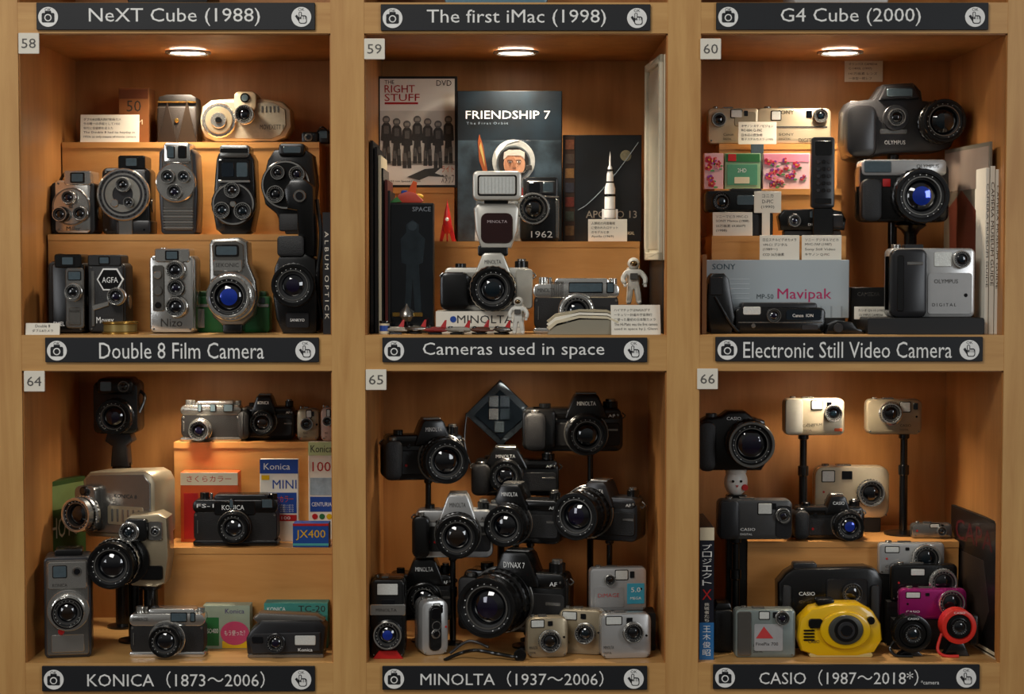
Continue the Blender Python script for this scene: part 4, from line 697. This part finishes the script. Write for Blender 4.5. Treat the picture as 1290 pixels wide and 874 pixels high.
b=boxd('paperback_book',881,662,899,829,.02,zL,130,mt('#0a0e1c',.4)); b.box(881,662,899,678,-.4,0,PC,.3,.1)
for i,ch in enumerate('プロジェクト'): b.T(ch,884,683+i*9,896,690+i*9,-.6,WT)
b.T('X',884,740,896,753,-.6,RED); b.box(881,782,899,829,-.4,0,mt('#2868a0',.4),.3,.1)
for i,ch in enumerate('王木俊昭'): b.T(ch,885,786+i*10,895,794+i*10,-.7,WT)
for i,ch in enumerate('挑戦者たち'): b.T(ch,887,757+i*5,893,761+i*5,-.6,PW)
b=B('photo_magazine',1226,None,.1,zL,yaw=-84); b.box(1140,646,1310,b.by,0,5,K2,.5,.3); b.box(1142,648,1308,b.by-2,-.4,0,cover('#060506','#1a1616',14),.3,.1); b.T('CAPA',1160,660,1290,686,-.7,mt('#500c14',.5)); b.prism([(1180,700),(1260,700),(1280,760),(1250,800),(1190,800),(1165,760)],-.7,0,mt('#2c2420',.35,0,20,.5),.1); b.box(1150,806,1300,810,-.7,0,PC,.2,.1); b.box(1142,b.by-2,1308,b.by-.2,-1,6,PC,.2,.1)
# desktop computers in the cubbies above
for x0,x1,m_ in((160,262,K2),(560,690,mt('#5c7c8c',.3)),(1000,1120,mt('#a8a8a8',.3))):
    b=B('desktop_computer',(x0+x1)/2,3,.09,zT); h=-95; b.box(x0,h,x1,-5,0,95,m_,8,4); b.box(x0+8,h+8,x1-8,h+60,-1.5,1,DIM if m_!=K2 else G,4,.8); b.box(x0+10,-8,x0+24,3,8,80,K,2,.8);b.box(x1-24,-8,x1-10,3,8,80,K,2,.8); b.box(x0+20,-28,x1-20,-24,-1.5,0,G3,1,.4)
for o in ALL: o.done()
# ---------------------------------------------------------------- lights, world, camera
def area(name,loc,tgt,sx,sy,en,col):
    l=bpy.data.lights.new(name,'AREA');l.shape='RECTANGLE';l.size=sx;l.size_y=sy;l.energy=en;l.color=col
    o=bpy.data.objects.new(name,l);o.location=loc;o.rotation_euler=(Vector(tgt)-Vector(loc)).to_track_quat('-Z','Y').to_euler();bpy.context.scene.collection.objects.link(o)
area('front_top_fill',(-.9,-1.8,2.9),(0,0,1.2),1.0,.5,25,(1,.96,.9))  # unseen area light added as frontal fill from above
area('front_side_fill',(2.2,-2.6,1.9),(0,0,1.2),.8,1.2,20,(.92,.96,1))  # unseen window-like panel, added for fill and reflections in the lenses
area('front_side_fill',(-2.3,-2.4,1.7),(0,0,1.2),.6,1.0,10,(.95,.97,1))  # smaller unseen panel on the left, added for sharp highlights
w=bpy.data.worlds.new('world');bpy.context.scene.world=w;w.use_nodes=True
nt=w.node_tree; bg=nt.nodes['Background']; bg.inputs[1].default_value=.16
tc=nt.nodes.new('ShaderNodeTexCoord'); sx=nt.nodes.new('ShaderNodeSeparateXYZ'); cr=nt.nodes.new('ShaderNodeValToRGB'); mr=nt.nodes.new('ShaderNodeMapRange'); mr.inputs[1].default_value=-1
nt.links.new(tc.outputs['Generated'],sx.inputs[0]); nt.links.new(sx.outputs['Z'],mr.inputs[0]); nt.links.new(mr.outputs[0],cr.inputs[0])
e=cr.color_ramp.elements; e[0].position=.3; e[0].color=(.12,.1,.08,1); e[1].position=.62; e[1].color=(1.0,.98,.94,1); x=e.new(.48); x.color=(.45,.43,.4,1)
nt.links.new(cr.outputs[0],bg.inputs[0])
cd=bpy.data.cameras.new('camera');cd.sensor_width=36;cd.lens=36*F/1290;co=bpy.data.objects.new('camera',cd)
co.location=(0,-D,ZC);co.rotation_euler=(math.radians(90)-PT,0,0);bpy.context.scene.collection.objects.link(co);bpy.context.scene.camera=co
bpy.context.scene.view_settings.view_transform='Standard'
